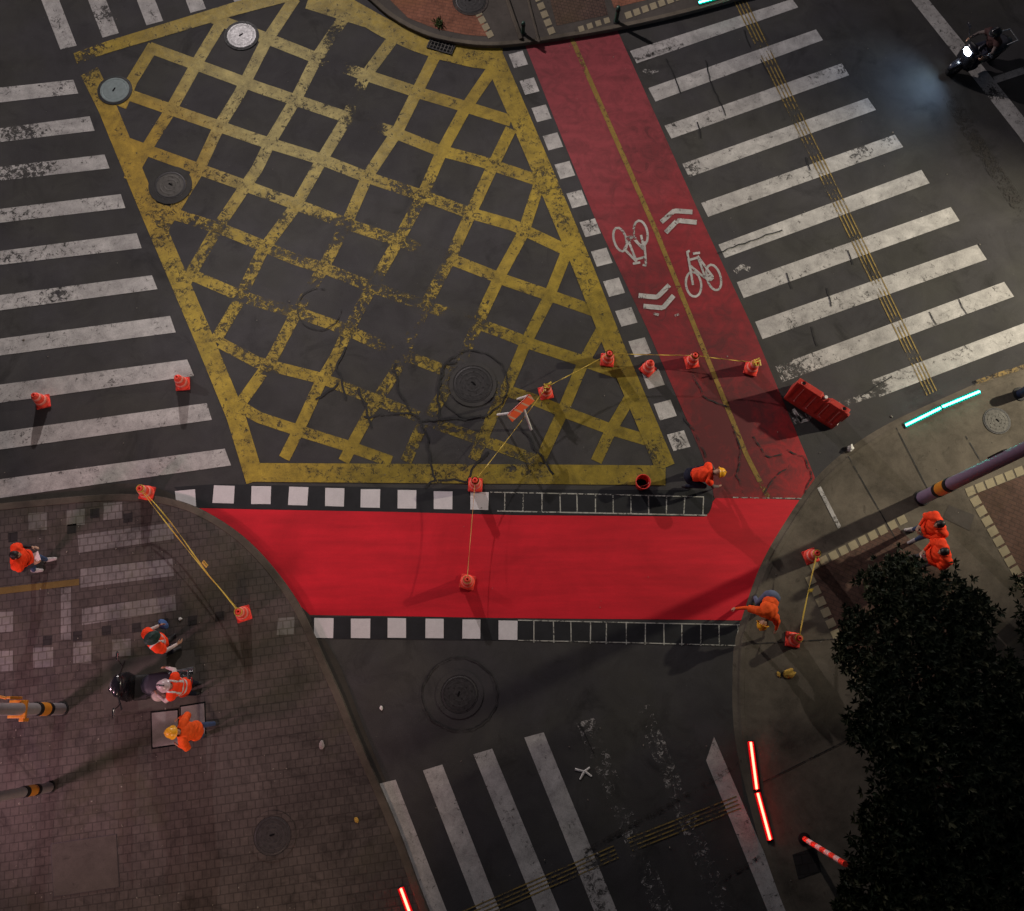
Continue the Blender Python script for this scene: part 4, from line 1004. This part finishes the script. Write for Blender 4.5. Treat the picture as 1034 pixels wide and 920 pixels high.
    upn = np.array(up); rel = (fc-np.array(pel))@upn
    tors = (lab==keys.index('torso')) | ((lab==keys.index('hips')) & (rel > hem))
    arm = (lab==keys.index('uarm')) & (tpar < sleeve_len)
    def shell(name, mask, off, mat, thick=.008):
        idx = np.nonzero(mask)[0]; used = {}; vs=[]; fs=[]
        for i in idx:
            f_=[]
            for q in polys[i]:
                if q not in used: used[q]=len(vs); vs.append(co[q]+nrm[q]*off*(1+.2*math.sin(co[q][0]*41+co[q][2]*37)*math.sin(co[q][1]*33)))
                f_.append(used[q])
            fs.append(f_)
        o = mesh_obj(name, vs, fs, mat, root, True); so = o.modifiers.new('t','SOLIDIFY'); so.thickness=thick; so.offset=-1; return o
    if vest: shell('jacket', tors|arm, bulk, M[vest])
    if band:
        bmask = (tors & (((rel > .10)&(rel < .15)) | ((rel > .25)&(rel < .29))))
        xs = np.abs((fc-np.array(ch))@np.array(sx)); bmask |= (lab==keys.index('torso')) & (xs > .085) & (xs < .12) & (rel > .2)
        shell('reflective_band', bmask, bulk+.005, M['reflect'], .004)
    # eyes
    for s_ in (-1,1):
        bm = bmesh.new(); ball(bm,hc+rt*.031*s_+fwd*.088+hd*.012,.0105,sub=2); bm_obj('eye', bm, M['hair'], root, True)
    HM = Matrix.Translation(hc) @ HR.to_4x4()
    if hat == 'hair':
        bm = bmesh.new(); lathe(bm,[(0,.128),(.03,.126),(.058,.108),(.078,.075),(.087,.03),(.086,-.01),(.080,-.03),(.06,-.02)],24,HM @ Matrix.Translation((0,-.012,0)) @ Matrix.Diagonal((.98,1.2,1,1)) @ Matrix.Rotation(R(14),4,'X'))
        for v in bm.verts: v.co += V((random.uniform(-.004,.004),)*3)
        bm_obj('hair', bm, M['hair'], root, True)
    elif hat:
        bm = bmesh.new(); lathe(bm,[(0,.162),(.035,.160),(.075,.142),(.103,.105),(.116,.055),(.118,.03),(.138,.022),(.140,.016),(.112,.018),(.10,.05)],28,HM @ Matrix.Diagonal((1.0,1.2,1.05,1)))
        ho = bm_obj('hard_hat' if hat=='hard_hat' else 'helmet', bm, M[hatmat], root, True)
        bm = bmesh.new()
        for k in range(9):
            a0 = -1.0+2.0*k/9; a1 = -1.0+2.0*(k+1)/9
            def q(a): return HM @ V((0,.118*math.sin(a)*1.14,.055+.12*math.cos(a)))
            tube(bm,q(a0),q(a1),.014,seg=8)
        if hat == 'hard_hat':
            lathe(bm,[(0,.012),(.07,.014),(.075,.006),(0,.004)],18,HM @ Matrix.Translation((0,.115,.012)) @ Matrix.Diagonal((1.2,.85,1,1)))
        bm_obj('ridge' if hat=='hard_hat' else 'visor', bm, M[hatmat] if hat=='hard_hat' else M['gloss_black'], ho, True)
    if hat == 'helmet':
        bm = bmesh.new(); ball(bm,HM @ V((0,.02,-.01)),(.112,.13,.09),HR,3); bm_obj('chin_shell', bm, M[hatmat], root, True)
    return root, J
def held(name, root, J, at, size, mat, label, cat, rot=(0,0,0), build=None):
    m_ = Matrix.Translation(root.location) @ Matrix.Rotation(root.rotation_euler.z,4,'Z')
    p = m_ @ V((at[0]*root.scale[0],at[1]*root.scale[1],at[2]*root.scale[2]))
    t = bmesh.new()
    if build: build(t)
    else: box(t,(0,0,0),size); 
    o = bm_obj(name, t, mat, None, bevel=.004 if not build else 0); o.location = p; o.rotation_euler = (rot[0],rot[1],rot[2]+root.rotation_euler.z)
    return tag(o, label, cat)
gw = 'road workers in orange'
rA,JA = person(44,571,.12,(30,-4),'walk','person in orange vest and jeans walking at the left edge with a white sheet',trousers='denim',shoes='shoe_w',hat='hair',band=False,group=gw,bulk=.045)
held('paper_sheet', rA, JA, V((.02,.34,1.16)), (.20,.14,.006), M['paper'],'white paper sheet held by the walking person at left edge','paper',(R(20),0,.3))
rB,JB = person(174,651,.12,(20,-16),'stand','person in orange vest with silver bands and dark cap, above the parked scooter',trousers='navy',sleeves='shirt_w',hat='hard_hat',hatmat='hat_dk',group=gw,bulk=.05)
def bagb(t_):
    ball(t_,(0,0,0),(.13,.08,.16)); tube(t_,(-.05,0,.14),(0,0,.26),.008,seg=6); tube(t_,(.05,0,.14),(0,0,.26),.008,seg=6)
held('carrier_bag', rB, JB, V((-.30,.24,.72)), None, M['blue_bag'],'blue carrier bag hanging from the hand of the worker above the scooter','bag',build=bagb)
rC,JC = person(198,695,.12,(-30,-3),'reach','person with pale helmet and pale sleeves standing behind the parked scooter',trousers='navy',sleeves='shirt_w',hat='helmet',hatmat='hat_pk',group=gw,sleeve_len=.25)
def helm(t_):
    lathe(t_,[(0,.14),(.06,.13),(.11,.08),(.13,.0),(.125,-.08),(.11,-.1),(.10,-.08),(.11,0),(.09,.07),(0,.12)],22,Matrix.Diagonal((.92,1.1,1,1)))
held('spare_helmet', rC, JC, V((-.21,.50,.88)), None, M['shirt_w'],'pale round spare helmet held over the scooter tail','helmet',build=helm)
rD,JD = person(210,737,.12,(-30,2),'lean','person in plain orange jacket and yellow hard hat bending below the scooter',vest='hi_vis2',trousers='denim',sleeves='hi_vis2',hat='hard_hat',hatmat='hat_y',band=False,group=gw,sleeve_len=.9)
rE,JE = person(697,485,.012,(30,0),'crouch','person in red vest and yellow hard hat crouching at the rounded end of black strip',trousers='navy',sleeves='brown_jk',hem=.1,hat='hard_hat',hatmat='hat_y',group=gw,sleeve_len=.35,band=False,bulk=.02)
rF,JF = person(768,611,.02,(-10,30),'bend','person in orange jacket and yellow hard hat bent over the lower right lane corner',vest='hi_vis2',trousers='greyblue',sleeves='hi_vis2',hem=.12,hat='hard_hat',hatmat='hat_y',band=False,group=gw,sleeve_len=.8)
rG,JG = person(921,541,.055,(-30,9),'arms','bareheaded person in orange by the thick pole, upper of two beside the tree',trousers='denim',shoes='shoe_w',sleeves='hi_vis',hat='hair',band=False,group=gw,sleeve_len=.95,scale=1.04,bulk=.055)
rH,JH = person(926,567,.055,(-30,5),'phone','bareheaded person in orange with pale phone, lower of two beside the tree',trousers='grey_cl',sleeves='hi_vis',hat='hair',band=False,group=gw,sleeve_len=.95,scale=1.04,bulk=.055)
held('mobile_phone', rH, JH, V((0,.40,1.21)), (.08,.16,.012), M['white_pl'],'pale phone in the hands of the worker nearest the tree','phone',(R(30),0,0))
rR,JR = person(0,0,0,(0,1),'ride','person in dark vest and grey sleeves riding the scooter with bright headlamp',vest='dk_jk',trousers='navy',sleeves='brown_jk',hat='helmet',hatmat='gloss_black',band=False,bulk=.04,rz=sc2.rotation_euler.z,sleeve_len=.4)
rR.location = sc2.location

# ------------------------------------------------------------------ litter
def crumple(px, py, z, r, mat, label, name='litter', flat=.5):
    bm = bmesh.new(); ball(bm,(0,0,0),(r,r*.7,r*flat),sub=2)
    for v in bm.verts: v.co *= random.uniform(.6,1.25)
    o = bm_obj(name, bm, mat); o.location = G(px,py,z)+V((0,0,r*flat*.6)); o.rotation_euler=(0,0,random.uniform(0,6))
    return tag(o,label,'litter')
crumple(858,453,.05,.11,M['paper'],'crumpled white plastic bag on right pavement near the barrier','plastic_bag')
crumple(797,680,.05,.14,M['leaf_y'],'yellow crumpled wrapper on right pavement below the lower taped cone','wrapper',.3)
crumple(786,681,.05,.06,M['leaf_y'],'small yellow scrap beside the bigger yellow wrapper','wrapper',.3)
crumple(360,828,.12,.06,M['leaf_y'],'orange scrap on plaza bricks beside the kerb','wrapper',.3)
crumple(182,625,.12,.045,M['paper'],'small white scrap on plaza above the capped worker','paper_scrap',.4)
crumple(385,715,.0,.05,M['paper'],'small white scrap on dark asphalt beside plaza kerb','paper_scrap',.4)
crumple(325,752,.12,.085,M['slab'],'pale stone chip on plaza near the kerb','stone_chip',.3)
bm = bmesh.new()
for a,b in (((-.2,.05,.01),(.0,.0,.02)),((.0,.0,.02),(.12,.08,.01)),((.02,.0,.02),(.15,-.10,.01)),((.0,.0,.02),(-.10,-.16,.01))): tube(bm,a,b,.03,.02,seg=6)
o = bm_obj('torn_plastic', bm, M['white_pl']); o.location=G(590,779,.0); o.scale=(1,1,.5); tag(o,'torn pale plastic strip on asphalt between worn crosswalk bars','litter')
# grit, dead leaves and crumbs nobody could count
M['grit'] = solid('pale_grit', (.22,.20,.17), .8, .2, var=.5, scale=3)
gv=[]; gf=[]
for k in range(420):
    zone = random.random()
    if zone < .4: x,y,z = random.uniform(0,300),random.uniform(520,918),.121
    elif zone < .55: x,y,z = random.uniform(770,1030),random.uniform(440,900),.056
    else: x,y,z = random.uniform(0,1034),random.uniform(0,918),.014
    if z == .121 and x > 150 and (x-150)*1.9 > (y-505): continue
    if z == .014 and y > 485 and (x < 440 or x > 740): continue
    if z == .056 and x < 850 and y < 560: continue
    g0 = G(x,y,z); a = random.uniform(0,6.28); r = random.uniform(.006,.02)*(1.8 if random.random()<.08 else 1); e = r*random.uniform(.4,1)
    o_=len(gv); u = V((math.cos(a),math.sin(a),0)); w_ = V((-u.y,u.x,0))
    gv += [g0-u*r-w_*e*.5, g0+u*r*.8-w_*e, g0+u*r+w_*e*.6, g0-u*r*.7+w_*e, g0+V((0,0,r*.6))]
    gf += [(o_,o_+1,o_+4),(o_+1,o_+2,o_+4),(o_+2,o_+3,o_+4),(o_+3,o_,o_+4)]
tag(mesh_obj('grit', gv, gf, M['grit']), 'pale grit and crumbs scattered over road and paving', 'grit', kind='stuff')
# weed by the drain
bm = bmesh.new()
for i in range(46):
    a = random.uniform(0,6.28); l_ = random.uniform(.08,.22); e = random.uniform(.2,1.2); p = V((random.uniform(-.1,.1),random.uniform(-.06,.06),0)); d = V((math.cos(a)*math.cos(e),math.sin(a)*math.cos(e),math.sin(e)))*l_
    s_ = V((-d.y,d.x,0)).normalized()*.02; bm.faces.new([bm.verts.new(q) for q in (p,p+d*.5+s_,p+d,p+d*.5-s_)])
o = bm_obj('weed', bm, M['weed']); o.location=G(443,24,.1); tag(o,'small green weed growing at the kerb above the drain grate','plant')

# ------------------------------------------------------------------ trees
def leaf_mat():
    t = NT('dark_foliage'); p = t.obj(); f = t.mr(t.noise(p,1.7,4,.6),.3,.7,.6,1.4)
    at = t.n('ShaderNodeAttribute', attribute_name='wear')
    c = t.mix(t.math('POWER', at.outputs['Fac'], 6.0), (.012,.019,.008), (.085,.085,.045))  # attribute holds random tone; few pale rosettes imitate leaves catching light
    return t.fin(t.bsdf(t.mul(c,f), .55, .2))
M['leaf'] = leaf_mat(); M['bark'] = solid('bark', (.06,.045,.035), .9, .1, var=.4, scale=20)
def tree(base, clumps, nleaf, label, seed):
    rnd = np.random.RandomState(seed)
    b = G(*base,.05); root = empty('tree', b, 0, label, 'tree')
    cs = []
    for px,py,rp,z in clumps:
        c = G(px,py,z); k = (G(px+1,py,z)-c).length; cs.append((c-b, rp*k))
    ctr = sum((c for c,_ in cs), V())/len(cs)
    bm = bmesh.new(); fork = V((ctr.x*.25,ctr.y*.25,1.5)); prev = V((0,0,0)); pr = .17
    for i in range(1,6):
        q = fork*(i/5)+V((random.uniform(-.04,.04),random.uniform(-.04,.04),0)); q.z = 1.5*i/5; tube(bm,prev,q,pr,pr*.92,10); prev=q; pr*=.92
    bm_obj('trunk', bm, M['bark'], root, True)
    for c,r in cs:
        bm = bmesh.new(); p = prev.copy(); rr = .075
        for i in range(1,7):
            u=i/6; q = prev.lerp(c,u)+V((random.uniform(-.08,.08),random.uniform(-.08,.08),.25*math.sin(u*3.1))); tube(bm,p,q,rr,rr*.8,7); p=q; rr*=.8
        for k in range(6):
            d = V(rnd.normal(size=3)).normalized()*r*.85; tube(bm,p,c+d,.016,.005,5)
        bm_obj('limb', bm, M['bark'], root, True)
    tot = sum(r**2 for _,r in cs); VS=[]; WR=[]
    for c,r in cs:                                                   # rosettes of pointed leaves at twig ends
        nr = int(nleaf*r*r/tot/9)
        d = rnd.normal(size=(nr,3)); d /= np.linalg.norm(d,axis=1)[:,None]; d[:,2] = d[:,2]*.8+.12
        lump = 1+.26*np.sin(d[:,0]*5.1+c.x)*np.sin(d[:,1]*4.3+c.y*2)
        rad = r*np.sqrt(rnd.uniform(.3,1,nr))*rnd.uniform(.80,1.14,nr)*lump
        p = np.array(c)+d*rad[:,None]; tone = rnd.uniform(0,1,nr)
        p = np.repeat(p,9,0); dd0 = np.repeat(d,9,0); tone = np.repeat(tone,9); m_=len(p)
        a_ = rnd.uniform(0,6.283,m_); e_ = rnd.uniform(-.35,.8,m_); l_ = rnd.uniform(.07,.15,m_)[:,None]
        dd = np.stack((np.cos(a_)*np.cos(e_),np.sin(a_)*np.cos(e_),np.sin(e_)),1)+dd0*.35; dd /= np.linalg.norm(dd,axis=1)[:,None]
        s_ = np.cross(dd,(0,0,1)); s_ /= (np.linalg.norm(s_,axis=1)[:,None]+1e-6); s_ = s_*l_*.17; up_ = np.zeros_like(s_); up_[:,2] = l_[:,0]*.06
        VS.append(np.stack((p,p+dd*l_*.45+s_+up_,p+dd*l_,p+dd*l_*.45-s_+up_),1).reshape(-1,3)); WR.append(np.repeat(tone,4))
    vs = np.concatenate(VS); wr_ = np.concatenate(WR).astype(np.float32); fs = np.arange(len(vs)).reshape(-1,4).tolist(); vs = vs.tolist()
    mesh_obj('crown', vs, fs, M['leaf'], root, False, wr_)
    return root
tree((892,752), [(905,600,36,3.0),(945,628,50,3.6),(976,624,27,3.4),(878,650,38,3.1),(925,690,62,4.1),(995,705,56,4.0),(895,735,42,3.4),(945,785,68,4.4),(1015,795,64,4.1),(905,840,46,3.5),(885,900,42,3.2),(955,875,70,4.2),(1030,890,66,4.1),(909,577,20,2.8),(1050,730,46,3.8),(1065,820,60,4.0),(900,950,55,3.5),(980,950,70,4.2),(1050,960,60,4.0)],
     100000, 'large dark broadleaf tree covering the lower right pavement', 3)
tree((1040,622), [(1062,600,30,2.6),(1072,635,36,3.0),(1100,615,40,3.0),(1048,640,20,2.6)], 9000, 'smaller dark tree just entering at the right photo edge', 5)

# ------------------------------------------------------------------ light
def street_lamp(px, py, h, power, col, cmin=.36, radius=.12, name='street_lamp_light', aim=None):
    """street lantern with a batwing spread: even on the ground, nothing thrown upwards"""
    ld = bpy.data.lights.new(name,'POINT'); ld.energy = power; ld.color = col; ld.shadow_soft_size = radius
    o = bpy.data.objects.new(name, ld); C.objects.link(o); g = G(px,py); o.location=(g.x,g.y,h)
    ld.use_nodes = True; nt = ld.node_tree; nt.nodes.clear()
    out = nt.nodes.new('ShaderNodeOutputLight'); em = nt.nodes.new('ShaderNodeEmission'); tc = nt.nodes.new('ShaderNodeTexCoord'); sp = nt.nodes.new('ShaderNodeSeparateXYZ')
    nt.links.new(tc.outputs['Normal'], sp.inputs[0])
    def mt(op,a,b):
        q = nt.nodes.new('ShaderNodeMath'); q.operation = op
        for i,x in enumerate((a,b)):
            if hasattr(x,'node'): nt.links.new(x,q.inputs[i])
            else: q.inputs[i].default_value = x
        return q.outputs[0]
    c = mt('MULTIPLY', sp.outputs[2], -1.0); f = mt('POWER', mt('MAXIMUM', c, cmin), -3.0)
    mr = nt.nodes.new('ShaderNodeMapRange'); mr.inputs[1].default_value=.03; mr.inputs[2].default_value=.25; nt.links.new(c, mr.inputs[0])
    nt.links.new(mt('MULTIPLY', f, mr.outputs[0]), em.inputs[1]); nt.links.new(em.outputs[0], out.inputs[0])
    return o
def flood(px, py, h, aim, power, col, angle, blend=.6, radius=.12):
    ld = bpy.data.lights.new('flood_light','SPOT'); ld.energy=power; ld.color=col; ld.spot_size=R(angle); ld.spot_blend=blend; ld.shadow_soft_size=radius
    o = bpy.data.objects.new('flood_light', ld); C.objects.link(o); g=G(px,py); o.location=(g.x,g.y,h)
    d = G(*aim)-o.location; o.rotation_euler = d.to_track_quat('-Z','Y').to_euler(); return o
street_lamp(183,-208,9.0,1480,(1.0,.885,.865), .48, .2)                # north street lamp
flood(1420,270,9.0,(885,345),14500,(1.0,.90,.70),53,.8,.2)           # lamp beyond the right edge
flood(-180,250,8.5,(600,400),2300,(1.0,.95,.92),54,.85,.3)           # lamp beyond the left edge
flood(-230,930,6.0,(140,665),2700,(1.0,.56,.66),66,.9,.6)            # pink shop front at lower left
flood(300,1330,8.0,(180,800),2300,(1.0,.68,.52),62,.9,.7)             # added warm fill from beyond the lower edge, brightens the plaza
# scooter headlamp
ld = bpy.data.lights.new('headlamp','SPOT'); ld.energy=150; ld.color=(.45,.70,1.0); ld.spot_size=R(150); ld.spot_blend=1.0; ld.shadow_soft_size=.04
o = bpy.data.objects.new('headlamp', ld); C.objects.link(o)
mw = Matrix.Translation(sc2.location) @ Matrix.Rotation(sc2.rotation_euler.z,4,'Z')
o.location = mw @ V((0,.80,.90)); d = (mw @ V((.1,4.0,0)))-o.location; o.rotation_euler = d.to_track_quat('-Z','Y').to_euler()

# night sky: faint sky texture plus a very weak wide moon
w = bpy.data.worlds.new('World'); scn.world = w; w.use_nodes = True
nt = w.node_tree; bg = nt.nodes['Background']; sky = nt.nodes.new('ShaderNodeTexSky'); sky.sky_type='NISHITA'; sky.sun_disc=False
sky.sun_elevation=R(38); sky.sun_rotation=R(20); nt.links.new(sky.outputs[0], bg.inputs[0]); bg.inputs[1].default_value=.008
sl = bpy.data.lights.new('sun','SUN'); sl.energy=.12; sl.angle=R(40); sl.color=(1.0,.86,.80); so = bpy.data.objects.new('sun', sl); C.objects.link(so)
az = R(20); el = R(38); dirv = V((math.sin(az)*math.cos(el), math.cos(az)*math.cos(el), math.sin(el))); so.rotation_euler = dirv.to_track_quat('Z','Y').to_euler()

scn.render.engine='CYCLES'
scn.view_settings.view_transform='Standard'; scn.view_settings.look='None'; scn.view_settings.exposure=0; scn.view_settings.gamma=1
